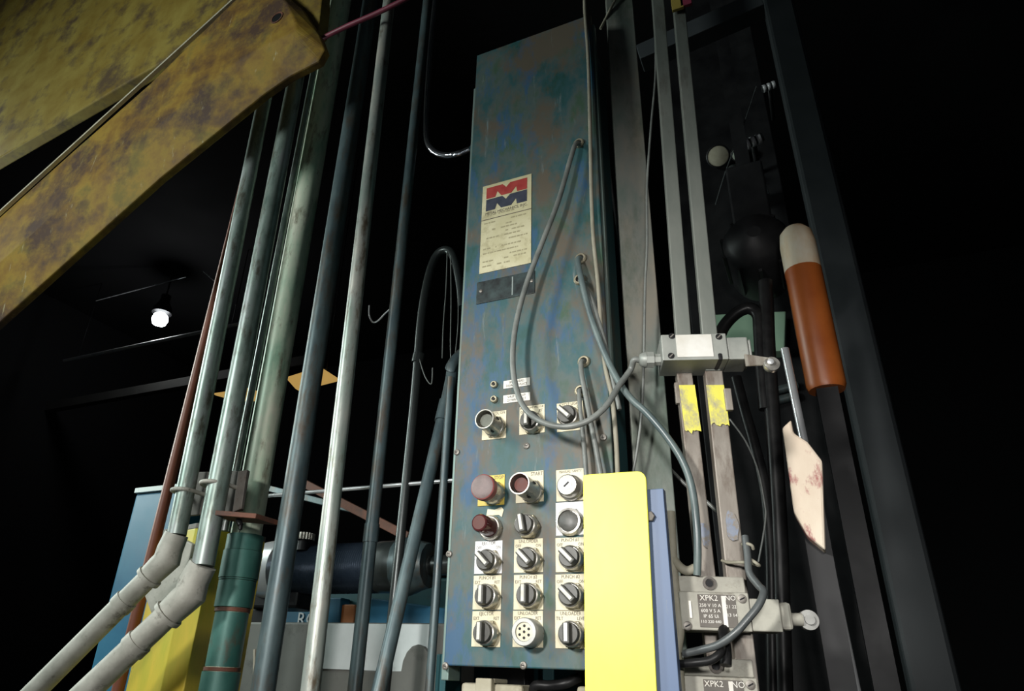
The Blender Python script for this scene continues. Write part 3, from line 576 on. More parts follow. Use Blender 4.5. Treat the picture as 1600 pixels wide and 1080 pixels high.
# ------------------------------------------------------------------ pipes at the left
def pipe_thing(name, label, p0, p1, Y, w, m, Y1=None, z0=0.0, z1=H_TOP, group=None, cat='pipe', seg=18):
    a, b = at(*p0, Y), at(*p1, Y if Y1 is None else Y1); g = (b - a) / (b.z - a.z)
    lo = a + g * (z0 - a.z); hi = a + g * (z1 - a.z); r = rad(a, w)
    t_ = thing(name, lo, label, cat, group)
    MB().tube([lo, hi], r, seg).build('pipe', m, t_)
    return t_, a, g, r
G = 'vertical pipes left of the cabinet'
YA = 1.06
# two conduits that end in elbows
def elbow_conduit(label, p0, p1, w, e0, e1, tail):
    a, b = at(*p0, YA), at(*p1, YA); g = (b - a) / (b.z - a.z); r = rad(a, w)
    hi = a + g * (H_TOP - a.z); top = at(*e0, YA); mid = at(*e1, YA); end = at(*tail, YA - .06)
    t_ = thing('elbow_conduit', mid, label, 'pipe', G)
    MB().tube([top, hi], r, 18).build('pipe', M['galv'], t_)
    dn = (top - hi).normalized(); dt = (end - mid).normalized(); R_ = r * 1.28
    st = top - dn * .002; e_in = mid - dn * r * .9; e_out = mid + dt * r * 2.4
    el = MB().tube([st, e_in, mid + (dn + dt) * r * .12, mid + dt * r * 1.1, e_out], [R_ * .97, R_ * 1.05, R_ * 1.12, R_ * 1.05, R_ * .97], 12).build('elbow', M['cast'], t_)
    MB().tube([e_out + dt * .0006, e_out + dt * .009], R_ * 1.10, 18).build('collar', M['cast'], t_)
    MB().tube([e_out + dt * .0095, end], r * 1.08, 18).build('tail_pipe', M['cast'], t_)
    c = e_out + dt * r * 3.2; MB().tube([c, c + dt * .020], r * 1.22, 18).build('coupling', M['cast'], t_)
    return t_
elbow_conduit('leftmost grey conduit, its dusty elbow beside the red pipe', (297.5, 720), (370.5, 360), 28, (276, 836), (263, 872), (20, 1115))
elbow_conduit('second grey conduit, its large dusty elbow in front of the yellow post', (347, 720), (416, 360), 33, (317, 884), (300, 925), (105, 1110))
_ = pipe_thing('thin_conduit', 'narrow greenish conduit tucked behind the second elbow conduit', (372, 720), (434, 400), 1.16, 12, M['galv'], group=G, z0=at(350, 830, 1.16).z)
# thick pipe with green couplings
t_, a, g, r = pipe_thing('thick_pipe', 'thickest pale pipe, with green threaded couplings at its foot', (405, 720), (469, 360), 1.20, 45, M['galv_green'], group=G)
def on_pipe(y, px): 
    z = at(px, y, 1.20).z; return a + g * (z - a.z)
for y0, y1, k, px, nm in ((838, 862, 1.18, 378, 'coupling_rim'), (863, 905, 1.24, 372, 'coupling'), (906, 908, 1.2, 366, 'seam_ring'), (909, 950, 1.18, 362, 'coupling'), (1050, 1085, 1.16, 345, 'coupling')):
    MB().tube([on_pipe(y0, px), on_pipe(y1, px)], r * k, 20).build(nm, M['green_paint'], t_)
for y0, y1, px in ((951, 957, 358), (1043, 1049, 346)):
    MB().tube([on_pipe(y0, px), on_pipe(y1, px)], r * 1.1, 20).build('rust_ring', M['rust'], t_)
MB().tube([on_pipe(958, 356), on_pipe(1042, 347)], r * 1.04, 20).build('green_sleeve', M['green_paint'], t_)
_ = pipe_thing('dark_pipe', 'dark blue-grey pipe between the thick pipe and the bright conduit', (467, 720), (523, 360), 1.12, 34, M['galv_dark'], group=G)
_ = pipe_thing('bright_conduit', 'bright worn conduit in the middle of the pipes, reaching the frame bottom', (526, 720), (567, 360), 1.0, 27, M['galv_bright'], group=G)
t_, a2, g2, r2 = pipe_thing('dark_conduit', 'dark conduit with a coupling, second pipe left of the cabinet', (592, 720), (630, 360), 1.14, 20, M['galv_dark'], group=G)
z = at(575, 848, 1.14).z; P = a2 + g2 * (z - a2.z); MB().tube([P, P + g2 * .035], r2 * 1.14, 18).build('coupling', M['galv_dark'], t_)
t_ = thing('thin_conduit', at(625, 850, 1.5), 'thin conduit with an arched top behind the dark conduit', 'pipe')
t_.location.z = 0; WM[t_.name] = Matrix.Translation(t_.location)
pth = smooth_path(A((636, 740, 1.5), (650, 600, 1.5), (658, 500, 1.5), (668, 440, 1.5), (680, 403, 1.5), (695, 391, 1.5), (708, 400, 1.5), (718, 440, 1.5), (722, 480, 1.5)), 6)
bot = pth[0] + (pth[0] - pth[3]).normalized() * ((pth[0].z) / abs((pth[0] - pth[3]).normalized().z))
MB().tube([bot] + pth, 0.0125, 14).build('pipe', M['black_pipe'], t_)
c = at(652, 567, 1.5); MB().tube([c, at(655, 553, 1.5)], .017, 14).build('coupling', M['black_pipe'], t_)
a, b = at(592, 1080, 1.02), at(700, 615, 1.17)
t_ = thing('slanted_conduit', a, 'slanting dark grey conduit leaning up to the cabinet edge', 'pipe')
d = (b - a).normalized(); lo = a - d * ((a.z) / d.z)
t_.location = lo; WM[t_.name] = Matrix.Translation(lo)
MB().tube([lo] + smooth_path([a, b, b + V((.004, .0, .06)), b + V((.012, .05, .12)), b + V((.03, .1, .15))], 6), rad(at(640, 850, 1.1), 21), 16).build('pipe', M['galv_dark'], t_)
MB().tube([b - d * .07, b - d * .02], rad(at(640, 850, 1.1), 25), 16).build('coupling', M['galv_dark'], t_)
_ = pipe_thing('thin_conduit', 'thin dark conduit running tight along the left cabinet edge', (690, 800), (701, 640), 1.12, 13, M['galv_dark'], z1=at(706, 590, 1.12).z)
_ = pipe_thing('red_pipe', 'slim red-brown pipe at the far left behind the conduits', (246, 830), (297, 625), 1.3, 17, M['red_pipe'], z1=3.4)
cable('bent_pipe', 'polished pipe ending in a J bend beside the cabinet top', 'pipe',
      A((690, -90, 1.3), (676, 40, 1.3), (668, 140, 1.3), (666, 195, 1.3), (668, 222, 1.3), (679, 237, 1.3), (697, 243, 1.3), (717, 240, 1.29), (738, 232, 1.2)), 0.0085, M['polished'], seg=14)
cable('wire_hook', 'small shiny hooked wire hanging between the pipes', 'wire', A((577, 478, 1.25), (577, 492, 1.24), (582, 503, 1.23), (590, 502, 1.22), (602, 490, 1.20), (619, 475, 1.15)), 0.0022, M['chrome'])
for lab, q in (('thin wire from the arched conduit down to the slanting conduit, nearest the cabinet', ((716, 430), (716, 500), (712, 550), (707, 595))),
               ('thin wire from the arched conduit to the slanting conduit, second from the cabinet', ((704, 392), (705, 470), (704, 540), (706, 590))),
               ('short thin wire dangling inside the arched conduit', ((699, 388), (697, 450), (693, 505), (691, 560))),
               ('short curled wire end low inside the arched conduit', ((655, 560), (664, 588), (674, 600), (676, 575)))):
    cable('hanging_wire', lab, 'wire', A(*[(x, y, 1.49) for x, y in q]), 0.0016, M['cable_grey'])
cable('red_hose', 'dark red hose crossing above the pipes at the top', 'hose', A((380, 125, 1.05), (440, 95, 1.0), (500, 62, .96), (540, 42, .95), (590, 20, .95), (640, -5, .95), (720, -50, .95)), 0.0065, M['red_cable'])

# pipe bracket with u bolts
bk = thing('pipe_bracket', at(345, 800, 1.1), 'rusty steel bracket holding the conduits with u-bolts', 'bracket')
p = [at(303, 738, 1.105), at(387, 735, 1.105), at(376, 798, 1.105), at(293, 806, 1.105)]
MB().prism(p, (0, .008, 0), .001).build('back_plate', M['bracket'], bk)
p = [at(372, 737, 1.095), at(386, 734, 1.095), at(377, 795, 1.095), at(363, 800, 1.095)]
MB().prism(p, (0, .008, 0), .001).build('upright_flange', M['bracket'], bk)
p0, p1 = at(345, 806, 1.08), at(418, 812, 1.10)
MB().beam(p0, p1, (0, 1, 0), .07, .010, .001).build('shelf_flange', M['rust'], bk)
def ubolt(cx, cy, w, Y):
    c = at(cx, cy, Y); r_ = rad(c, w); pts = []
    for k in range(13):
        t = math.pi * k / 12; pts.append(c + V((math.cos(t) * r_, -math.sin(t) * r_, 0)))
    pts = [pts[0] + V((0, .055, 0))] + pts + [pts[-1] + V((0, .055, 0))]
    MB().tube(pts, .0045, 10).build('u_bolt', M['cast'], bk)
ubolt(287, 768, 34, YA); ubolt(335, 757, 40, YA)
cable('torn_rag', 'scrap of black torn rag hanging from the bracket', 'rag', A((372, 812, 1.08), (376, 822, 1.08), (374, 832, 1.08)), [0.006] * 8 + [0.004] * 5 + [0.001] * 4, M['black'])
MB_ = None

# yellow post bottom left
yp = thing('yellow_post', at(300, 1000, 1.30), 'yellow painted steel post with chamfered corner at the bottom left', 'post')
zt = at(345, 838, 1.34).z
pr = [at(215, 1000, 1.24), at(268, 1000, 1.20), at(303, 1000, 1.21), at(330, 1000, 1.27), at(330, 1000, 1.27) + V((0, .12, 0)), at(215, 1000, 1.24) + V((0, .16, 0))]
MB().prism([V((q.x, q.y, 0)) for q in pr], (0, 0, zt - .01), .002).build('post', M['yellow_post'], yp)
MB().prism([V((q.x, q.y, zt - .0098)) for q in pr], (0, 0, .012), .001).build('cap', M['bracket'], yp)
p = [at(262, 830, 1.17), at(300, 850, 1.17), at(285, 930, 1.17), at(240, 970, 1.17), at(225, 930, 1.17)]
tag(MB().prism(p, (0, .02, 0), .003).build('grimy_plate', M['cast']), 'grimy grey plate behind the two conduit elbows', 'plate')

# ------------------------------------------------------------------ yellow lifting arm, top left
def outline(q, Y): return [at(x, y, Y) for x, y in q]
ar = thing('lifting_boom', at(235, 200, .9), 'worn yellow steel arm with a round hole in its end, top left', 'arm')
full = [(-330, 636), (110, 240), (235, 130), (365, 2), (395, -22), (430, -26), (462, 0), (488, 40), (496, 62), (486, 80), (440, 104), (400, 132), (235, 266), (-330, 774)]
front = [(-330, 636), (110, 240), (235, 130), (365, 2), (395, -22), (424, -22), (448, 4), (462, 34), (462, 46), (454, 52), (410, 72), (366, 98), (206, 228), (-330, 705)]
ab = bmesh.new(); lay = [[ab.verts.new(p) for p in outline(front, .90)], [ab.verts.new(p + V((0, .032, 0))) for p in outline(full, .90)], [ab.verts.new(p + V((0, .054, 0))) for p in outline(full, .90)]]
nn = len(full); ab.faces.new(lay[0]); ab.faces.new(lay[2][::-1])
for la, lb_ in zip(lay, lay[1:]):
    for k in range(nn): ab.faces.new((la[k], la[(k + 1) % nn], lb_[(k + 1) % nn], lb_[k]))
bmesh.ops.recalc_face_normals(ab, faces=ab.faces[:]); bmesh.ops.bevel(ab, geom=ab.edges[:], offset=.004, segments=2, profile=.5, affect='EDGES')
m_ = MB(); m_.add(ab); m_.build('arm_plate', M['yellow_arm'], ar)
e0, e1 = at(-330, 633, .902), at(385, -17, .902)
MB().beam(e0, e1, (0, 1, 0), .012, .007, .001).build('worn_edge', M['yellow_edge'], ar)
P = at(433, 28, .90)
ho = MB().lathe(P, OUT, [(0.0205, 0), (0.0205, .002), (.0165, .0022), (.0160, .0005), (0, .0005)], 28).build('hole_rim', M['rust'], ar)
MB().lathe(P, OUT, [(0.0158, .0004), (.0156, .0010), (0, .0010)], 28).build('hole', M['dark'], ho)
fr = thing('crane_frame', at(300, 0, .96), 'dull yellow crane frame behind the worn yellow arm', 'frame')
MB().prism(outline([(-330, 440), (-330, -60), (505, -120), (503, 0), (498, 46), (484, 58), (420, 40), (330, 52), (285, 78), (235, 107)], .957), (0, .04, 0), .004).build('frame_plate', M['yellow_pale'], fr)
MB().beam(at(150, 0, .977), V((at(150, 0, .977).x, .977, H_TOP)), (1, 0, 0), .1, .03, .002).build('hanger', M['dark'], fr)

# ------------------------------------------------------------------ background left: ball screw, rod, machines, lamp
YB = 1.75
ax = V((1, 0, 0)); c0 = at(436, 889, YB); c1 = at(690, 886, YB)
r_ = rad(at(540, 888, YB), 76)
def axp(px): return V((at(px, 888, YB).x, YB, (c0.z + c1.z) / 2))
bs = thing('bellows_cylinder', axp(540), 'dark ribbed horizontal cylinder with a chrome end ring behind the pipes', 'cylinder')
n = 46; xa, xb = axp(452).x, axp(594).x; prof = []
for i in range(n * 2 + 1): prof.append((r_ * (1.0 if i % 2 else .955), (xb - xa) * i / (2 * n)))
MB().lathe(axp(452), ax, prof, 32).build('bellows', M['bellows'], bs)
MB().lathe(axp(594.5), ax, [(r_ * .98, 0), (r_ * 1.0, .004), (r_ * 1.0, axp(627).x - axp(594.5).x)], 32).build('sleeve', M['black_pipe'], bs)
MB().lathe(axp(627.5), ax, [(r_ * 1.12, 0), (r_ * 1.12, .03), (r_ * 1.0, .05), (r_ * .85, axp(672).x - axp(627.5).x)], 12).build('clamp_collar', M['galv_dark'], bs)
MB().lathe(axp(672.5), ax, [(r_ * .38, 0), (r_ * .38, .25)], 20).build('shaft', M['black_pipe'], bs)
MB().lathe(axp(418), ax, [(r_ * .95, 0), (r_ * 1.2, .006), (r_ * 1.24, .03), (r_ * 1.24, axp(448).x - axp(418).x - .004), (r_ * 1.0, axp(448).x - axp(418).x)], 32).build('end_ring', M['chrome'], bs)
MB().lathe(axp(404), ax, [(r_ * .7, 0), (r_ * 1.0, .004), (r_ * 1.02, axp(417).x - axp(404).x)], 32).build('ring_step', M['brass'], bs)
MB().box(axp(405).x, axp(480).x, YB - .025, YB + .10, at(440, 950, YB - .025).z, axp(440).z - r_ * .9, .008).build('saddle', M['dark'], bs)
MB().box(axp(404).x, axp(424).x, YB, YB + .08, at(560, 973, 1.72).z + .0006, at(440, 950, YB - .025).z - .0004, .003).build('foot', M['dark'], bs)
kn = thing('knurled_knob', at(474, 850, 1.68), 'knurled metal knob above the bellows cylinder', 'knob')
P = at(474, 850, 1.70); MB().tube([P - V((0, 0, .02)), P + V((0, 0, .01))], .02, 14).build('stem', M['dark'], kn)
k = MB()
for i in range(20):
    t = 2 * math.pi * i / 20; k.tube([P + V((math.cos(t) * .028, math.sin(t) * .028, .0104)), P + V((math.cos(t) * .028, math.sin(t) * .028, .03))], .0045, 8)
k.tube([P + V((0, 0, .0104)), P + V((0, 0, .028))], .027, 20); k.build('knurled_cap', M['bezel'], kn)
a, b = at(405, 776, 1.5), at(706, 751, 1.5)
tag(MB().tube([a, b + (b - a) * .35], .0052, 16).build('chrome_rod', M['chrome']), 'shiny chrome rod running level behind the pipes to the cabinet', 'rod')
tag(MB().beam(at(455, 745, 1.9), at(640, 840, 1.9), (0, 1, 0), .03, .028, .002).build('rusty_beam', M['rust']), 'rusty orange-brown beam slanting down behind the pipes', 'beam')
tag(MB().beam(at(425, 765, 1.97), at(552, 797, 1.935), (0, 1, 0), .03, .022, .002).build('grey_strut', M['galv_dark']), 'short grey strut above the rusty beam', 'strut')
mc = thing('teal_machine', V((at(560, 940, 1.95).x, 2.1, 0)), 'teal and blue machine body behind the bellows cylinder', 'machine')
x0, x1 = at(392, 940, 1.95).x, at(740, 940, 1.95).x
MB().box(x0, x1, 1.95, 2.5, 0, at(600, 905, 1.95).z, .01).build('body', M['teal_body'], mc)
q0, q1 = at(432, 990, 1.90), at(534, 934, 1.90); MB().box(q0.x, q1.x, 1.90, 1.949, q0.z - .05, q1.z, .004).build('blue_panel', M['blue_body'], mc)
t = MB(); text_mesh(t, 'ROL', .058, face_mtx((at(486, 969, 1.9).x, 1.8985, at(486, 969, 1.9).z)), .001); t.build('lettering', M['white_letter'], mc)
q0, q1 = at(580, 990, 1.92), at(690, 940, 1.92); MB().prism([V((q0.x, 1.9, q0.z - .05)), V((q1.x + .1, 1.9, q0.z - .05)), V((q1.x + .1, 1.9, q1.z - .03)), V((q0.x, 1.9, q1.z + .01))], (0, .049, 0), .004).build('blue_cover', M['blue_body'], mc)
tag(MB().box(at(638, 853, 1.95).x, at(760, 853, 1.95).x, 2.55, 2.8, 0, at(690, 858, 2.55).z + .02, .004).build('teal_cabinet', M['teal_body']), 'teal machine housing behind the right end of the bellows cylinder', 'housing')
for lab, (px0, px1, py) in (('small orange block left of the blue lettered panel', (385, 401, 948)), ('small orange block right of the blue lettered panel', (537, 562, 946))):
    q0, q1 = at(px0, 985, 1.93), at(px1, py, 1.93); tag(MB().box(q0.x, q1.x, 1.905, 1.948, q0.z - .1, q1.z, .003).build('orange_block', M['orange']), lab, 'block', 'orange blocks')
cv = thing('grey_machine_cover', V((at(540, 1000, 1.7).x, 1.8, 0)), 'grey sheet metal machine cover with a white panel, below the blue machine', 'cover')
x0, x1 = at(375, 1000, 1.72).x, at(700, 1000, 1.72).x; zt = at(560, 973, 1.72).z
MB().box(x0, x1, 1.72, 1.89, 0, zt, .006).build('cover', M['grey_panel'], cv)
q0, q1 = at(496, 1045, 1.72), at(684, 976, 1.72)
MB().box(q0.x, q1.x, 1.7165, 1.7195, q0.z, q1.z, .001).build('white_panel', M['white_panel'], cv)
pts = []
cx = at(650, 1050, 1.70)
for k_ in range(9):
    t = math.pi * k_ / 8; pts.append(cx + V((math.cos(t) * .045, 0, math.sin(t) * .065)))
pts = [cx + V((.3, 0, -.2)), cx + V((.3, 0, -.04))] [:1] + pts + [cx + V((-.045, 0, -.2))]
tag(MB().prism([cx + V((.12, 0, -.3)), cx + V((.12, 0, .0))] + pts[1:-1] + [cx + V((-.2, 0, -.005)), cx + V((-.2, 0, -.3))], (0, .014, 0), .001).build('arched_guard', M['grey_panel']), 'grey arched sheet guard in front of the white panel', 'guard')
a, b = at(397, 1082, 1.16), at(398, 1015, 1.16)
tag(MB().tube([a, b], .0028, 10).build('metal_rod', M['cable_tan']), 'thin pale rod standing right of the green couplings', 'rod')
# blue housing far left
q0, q1 = at(205, 800, 1.9), at(300, 764, 1.9)
bh = thing('blue_housing', V(((q0.x + q1.x) / 2, 1.95, 0)), 'blue machine housing with a painted highlight along its top at the far left behind the red pipe', 'housing')
MB().box(q0.x, q1.x, 1.9, 2.2, 0, at(250, 768, 1.9).z, .01).build('body', M['blue_body'], bh)
MB().box(q0.x, q1.x, 1.89, 2.2, at(250, 768, 1.9).z + .0004, at(250, 760, 1.9).z, .002).build('top_highlight', M['white_panel'], bh)  # white strip stands in for the highlight on the blue top
# high bay lamp and overhead steel
P = at(250, 499, 6.0)
lp = thing('high_bay_lamp', P + V((0, 0, -.1)), 'glowing round factory lamp far back at the left', 'lamp')
MB().lathe(P - V((0, 0, .10)), (0, 0, 1), [(.02, 0), (.09, .02), (.115, .09), (.10, .16), (.05, .2)], 24).build('bulb', M['bulb'], lp)
MB().lathe(P + V((0, 0, .101)), (0, 0, 1), [(.14, 0), (.13, .08), (.07, .2), (.07, .3)], 24).build('housing', M['dark'], lp)
MB().tube([P + V((0, 0, .402)), V((P.x, P.y, H_TOP))], .012, 10).build('hanger', M['dark'], lp)
pl_ = bpy.data.lights.new('lamp_light', 'POINT'); pl_.energy = 10; pl_.shadow_soft_size = .1; pl_.color = (.95, .98, 1)
lo_ = bpy.data.objects.new('lamp_light', pl_); COL.objects.link(lo_); lo_.location = P - V((0, 0, .25)); 
a, b = at(100, 564, 5.85), at(395, 502, 6.05)
lc = thing('lit_conduit', a, 'bright conduit just below the glowing lamp', 'pipe')
MB().tube([a, b], .024, 12).build('pipe', M['white_galv'], lc)
for t in (.08, .9): P = a.lerp(b, t); MB().tube([P + V((0, 0, .0225)), V((P.x, P.y, H_TOP))], .006, 8).build('hanger', M['dark'], lc)
tag(MB().tube([at(150, 470, 5.6), at(290, 433, 6.0)], .008, 10).build('roof_rod', M['chrome']), 'thin rod catching light above the glowing lamp', 'rod')
tag(MB().tube([at(318, 424, 5.6), at(345, 447, 5.6)], .010, 10).build('roof_rod', M['chrome']), 'short slanted rod right of the glowing lamp', 'rod')
for lab, q in (('roof beam below the glowing lamp', ((60, 640), (480, 565), 6.4)), ('dim roof beam crossing the dark ceiling at the left', ((150, 120), (480, 330), 6.8)), ('dim roof beam behind the cabinet top', ((560, -60), (760, 190), 6.4))):
    a, b = at(*q[0], q[2]), at(*q[1], q[2] + .2)
    tag(MB().beam(a, b, (0, 1, 0), .12, .14, .004).build('roof_beam', M['concrete']), lab, 'beam', 'roof beams')
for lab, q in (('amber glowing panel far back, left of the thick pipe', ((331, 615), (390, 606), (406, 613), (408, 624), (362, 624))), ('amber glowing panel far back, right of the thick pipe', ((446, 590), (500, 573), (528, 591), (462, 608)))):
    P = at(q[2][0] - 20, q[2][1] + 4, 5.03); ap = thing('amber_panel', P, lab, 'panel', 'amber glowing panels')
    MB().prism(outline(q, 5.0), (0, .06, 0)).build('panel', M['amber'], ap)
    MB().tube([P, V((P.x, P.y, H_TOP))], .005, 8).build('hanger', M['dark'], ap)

# ------------------------------------------------------------------ under the cabinet
jb = thing('junction_box', at(770, 1075, 1.02), 'dusty beige connector box with a raised lid under the cabinet', 'box')
q0, q1 = at(720, 1064, 1.03), at(816, 1064, 1.03); zb_ = q0.z - .07
MB().box(q0.x, q1.x, 1.03, 1.09, zb_, q0.z - .002, .005).build('housing', M['beige'], jb)
q2, q3 = at(746, 1056, 1.025), at(771, 1056, 1.025); MB().box(q2.x, q3.x, 1.018, 1.0296, zb_, q2.z - .003, .002).build('lid', M['beige'], jb)
MB().box(q2.x, q3.x, 1.03, 1.08, q0.z - .0018, q2.z - .003, .002).build('lid_top', M['beige'], jb)
MB().tube([V((q1.x + .0004, 1.06, q0.z - .03)), V((q1.x + .014, 1.06, q0.z - .03))], .017, 16).build('cable_gland', M['bezel'], jb)
MB().box(q0.x + .02, q1.x - .02, 1.0905, 1.13, zb_, ZB + .012 - .0004, .001).build('hanger', M['dark'], jb)
cable('black_cable', 'black cables leaving the beige connector box', 'cable', [V((q1.x + .0145, 1.06, q0.z - .03))] + A((835, 1074, 1.05), (860, 1072, 1.05), (885, 1068, 1.05), (905, 1058, 1.06)), 0.0075, M['black'])
q0 = at(900, 1072, 1.03); tag(MB().box(q0.x, q0.x + .05, 1.03, 1.09, q0.z - .06, q0.z, .005).build('junction_box', M['beige']), 'second beige box under the cabinet, half behind the yellow guard', 'box')
tag(MB().box(at(681, 1040, 1.14).x, at(689, 1040, 1.14).x + .01, 1.14, 1.2, 0, at(685, 1022, 1.14).z, .002).build('teal_upright', M['teal_body']), 'thin teal upright below the lower left corner of the cabinet', 'upright')

# ------------------------------------------------------------------ dark machinery at the right
gp = thing('green_panel', V((at(1180, 520, 1.9).x, 1.95, 0)), 'grey-green machine panel behind the upper switch lever', 'panel')
q0, q1 = at(1110, 556, 1.9), at(1228, 470, 1.9)
MB().prism(outline([(1105, 492), (1228, 486), (1226, 548), (1108, 552)], 1.9), (0, .05, 0), .003).build('panel', M['green_panel'], gp)
MB().box(q0.x - .05, q1.x + .05, 1.951, 2.0, 0, H_TOP, .003).build('backing', M['dark'], gp)
mo = thing('black_motor', at(1190, 470, 1.75), 'black bulky motor housing above the grey-green panel', 'motor')
P = at(1185, 400, 1.7); rr = rad(P, 96)
MB().lathe(P - V((0, .10, .0)), (0, 1, 0), [(rr * .2, -.02), (rr * .8, 0), (rr, .03), (rr, .18), (rr * .9, .22)], 26).build('housing', M['dark'], mo)
for k_ in range(10):
    t = math.pi * (0.1 + k_ * .2); d = V((math.cos(t), 0, math.sin(t))); tt = V((-math.sin(t), 0, math.cos(t)))
    MB().obox(P + d * (rr * 1.03) - V((0, 0.0, 0)), d, V((0, 1, 0)), tt, rr * .06, .07, .004).build('cooling_fin', M['dark'], mo)
MB().box(P.x - .05, P.x + .05, 1.72, 1.80, P.z + rr, P.z + rr + .25, .005).build('terminal_box', M['dark'], mo)
MB().box(P.x - .02, P.x + .02, 1.74, 1.78, P.z + rr + .2502, H_TOP).build('hanger', M['dark'], mo)
for lab, q, r_ in (('black hose arching in front of the grey-green panel', ((1120, 540), (1130, 512), (1150, 490), (1170, 482), (1184, 492), (1187, 520), (1190, 570), (1196, 640)), .014),
                   ('black hose hanging down right of the arched hose', ((1196, 440), (1198, 480), (1200, 540), (1205, 620), (1212, 720), (1218, 830), (1222, 960), (1226, 1100)), .016),
                   ('black hose dropping from the lever of the upper switch', ((1150, 590), (1163, 640), (1180, 700), (1196, 770), (1204, 860), (1206, 980), (1208, 1100)), .012)):
    cable('black_hose', lab, 'hose', A(*[(x, y, 1.5) for x, y in q]), r_, M['black'])
for lab, px, py, r_, m_ in (('dim round gauge face in the dark at the upper right, left one', 1122, 244, 18, 'beige'), ('dim round gauge face in the dark at the upper right, right one', 1155, 240, 13, 'glass_dim')):
    P = at(px, py, 1.9); R_ = rad(P, r_ * 2); d = (CAM - P).normalized()
    g_ = thing('pressure_gauge', P, lab, 'gauge', 'pressure gauges')
    MB().lathe(P, d, [(R_ * .9, -.03), (R_, -.02), (R_, 0), (R_ * .9, .003), (R_ * .88, .0), (0, 0)], 24).build('case', M['dark'], g_)
    MB().lathe(P, d, [(R_ * .86, .0002), (R_ * .8, .002), (0, .002)], 24).build('face', M[m_], g_)
    MB().tube([P - d * .031, V((P.x, 1.951, P.z + .03))], .008, 10).build('stem', M['dark'], g_)
P = at(1146, 266, 1.85); tag(MB().lathe(P, (CAM - P), [(.004, -.02), (.016, -.012), (.018, 0), (.012, .012), (.004, .016)], 18).build('valve_knob', M['black_pipe']), 'small shiny black knob below the two gauges', 'knob')
for lab, q in (('glinting metal fitting high in the dark at the upper right', ((1190, 140), (1214, 130), 12)), ('glinting metal fitting beside the gauges', ((1162, 228), (1192, 214), 17)), ('glinting fitting in the dark below the gauges', ((1172, 330), (1196, 318), 10)), ('small pale fitting beside the right rail', ((1133, 378), (1155, 372), 14))):
    a, b = at(*q[0], 1.8), at(*q[1], 1.8); r_ = rad(a, q[2]); d = b - a
    f_ = thing('pipe_fitting', a, lab, 'fitting', 'glinting fittings')
    MB().tube([a, b], r_ * .8, 8).build('body', M['black_pipe'], f_)
    MB().tube([a.lerp(b, .5), V((a.lerp(b, .5).x, 1.951, a.z))], r_ * .5, 8).build('stub', M['dark'], f_)
    for t in (0.08, .38, .68): MB().tube([a + d * t, a + d * (t + .2)], r_, 6).build('ring', M['white_galv'], f_)
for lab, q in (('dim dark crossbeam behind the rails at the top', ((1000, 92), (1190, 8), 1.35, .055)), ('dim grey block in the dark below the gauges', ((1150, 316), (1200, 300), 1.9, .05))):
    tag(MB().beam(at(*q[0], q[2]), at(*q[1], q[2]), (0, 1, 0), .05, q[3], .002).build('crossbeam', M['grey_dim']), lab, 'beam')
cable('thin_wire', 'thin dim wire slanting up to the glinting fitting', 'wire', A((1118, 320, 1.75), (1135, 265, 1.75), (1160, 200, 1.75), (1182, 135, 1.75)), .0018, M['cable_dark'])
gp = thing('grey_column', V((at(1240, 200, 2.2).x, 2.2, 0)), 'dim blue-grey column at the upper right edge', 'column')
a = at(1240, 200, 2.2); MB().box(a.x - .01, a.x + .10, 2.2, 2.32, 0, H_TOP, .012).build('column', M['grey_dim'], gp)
oc = thing('orange_column', V((at(1262, 470, 1.45).x, 1.5, 0)), 'orange cylinder with a highlight painted white on its rounded top at the right edge', 'cylinder')
P = at(1264, 460, 1.45); R_ = rad(P, 56); zt = at(1262, 332, 1.45).z; zb_ = at(1262, 600, 1.45).z
MB().lathe(V((P.x, 1.5, zb_)), UP, [(R_ * .9, 0), (R_, .01), (R_, zt - zb_ - .12)], 28).build('barrel', M['orange_col'], oc)
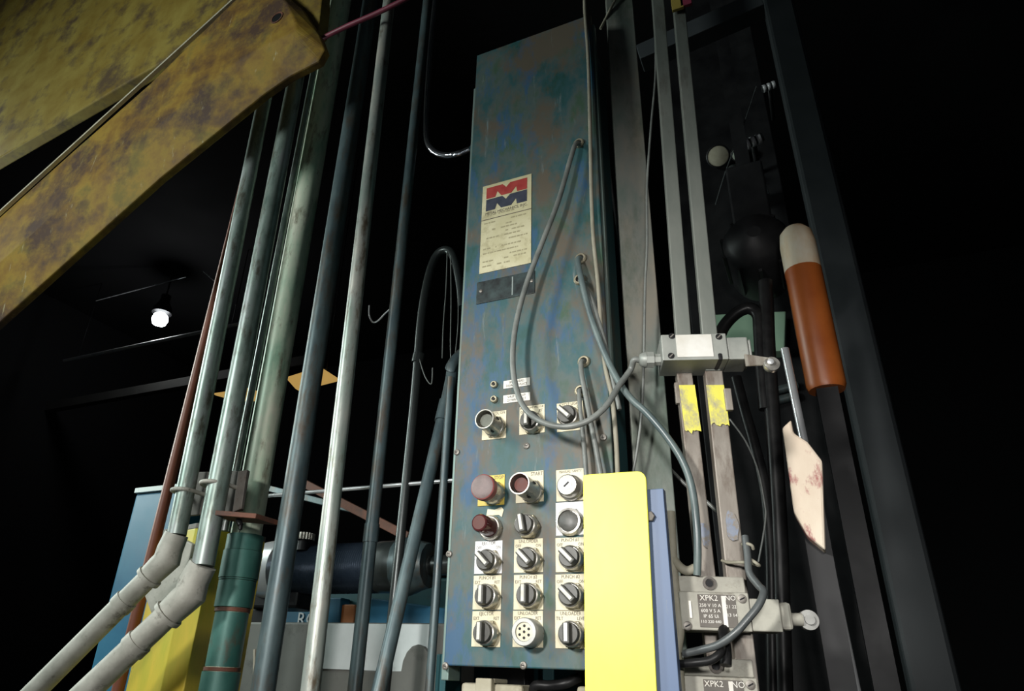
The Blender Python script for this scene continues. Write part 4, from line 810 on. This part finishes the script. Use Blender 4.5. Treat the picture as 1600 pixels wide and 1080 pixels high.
MB().lathe(V((P.x, 1.5, zt - .1198)), UP, [(R_, 0), (R_, .07), (R_ * .9, .1), (R_ * .6, .115), (0, .12)], 28).build('highlight_cap', M['cap_highlight'], oc)  # orange top with its highlight put into the colour
MB().box(P.x - .02, P.x + .02, 1.48, 1.52, 0, zb_ - .0004).build('stand', M['dark'], oc)
a, b = at(1226, 545, 1.4), at(1252, 670, 1.4)
tag(MB().tube([a, b, b + (b - a) * (b.z / (a.z - b.z))], .008, 12).build('chrome_rod', M['chrome']), 'chrome rod slanting at the right edge below the orange cylinder', 'rod')
for y, lab in ((610, 'upper'), (626, 'lower')):
    tag(MB().tube([at(1203, y + 3, 1.93), at(1246, y - 8, 1.94)], .012, 12).build('short_pipe', M['galv_dark']), lab + ' of two short grey pipes under the switch roller', 'pipe', 'short grey pipes')
pk = [(1222, 668), (1236, 655), (1240, 676), (1262, 690), (1285, 720), (1290, 860), (1262, 838), (1240, 800), (1232, 740)]
tag(MB().prism(outline(pk, 1.2), (0, .04, 0), .004).build('flaking_board', M['pink']), 'pinkish flaking board with ragged top at the right edge', 'board')
tag(MB().box(at(1250, 800, 1.2).x, at(1290, 800, 1.2).x, 1.2405, 1.28, 0, at(1255, 720, 1.2).z).build('board_stand', M['dark']), 'black upright behind the pinkish flaking board', 'upright')
# small items at the very top right
yb = thing('tag_bracket', at(1060, 5, 1.0), 'small yellow and red bracket on top of the right rail', 'bracket')
q0, q1 = at(1050, 16, .985), at(1063, -30, .985); MB().box(q0.x, q1.x, .985, .992, q0.z, q1.z, .001).build('yellow_part', M['yellow_pale'], yb)
q0, q1 = at(1063.5, 10, .985), at(1076, -30, .985); MB().box(q0.x, q1.x, .985, .992, q0.z, q1.z, .001).build('red_part', M['red_cable'], yb)
cable('thin_wire', 'thin pale wire leaning between the cabinet top and the post', 'wire', A((938, 45, 1.05), (952, 18, 1.05), (966, -10, 1.05), (980, -40, 1.05)), .003, M['cable_tan'])
cable('thin_wire', 'thin dim wire in the gap between cabinet and post', 'wire', A((950, 250, 1.15), (956, 300, 1.15), (965, 360, 1.15), (972, 420, 1.15)), .003, M['cable_dark'])
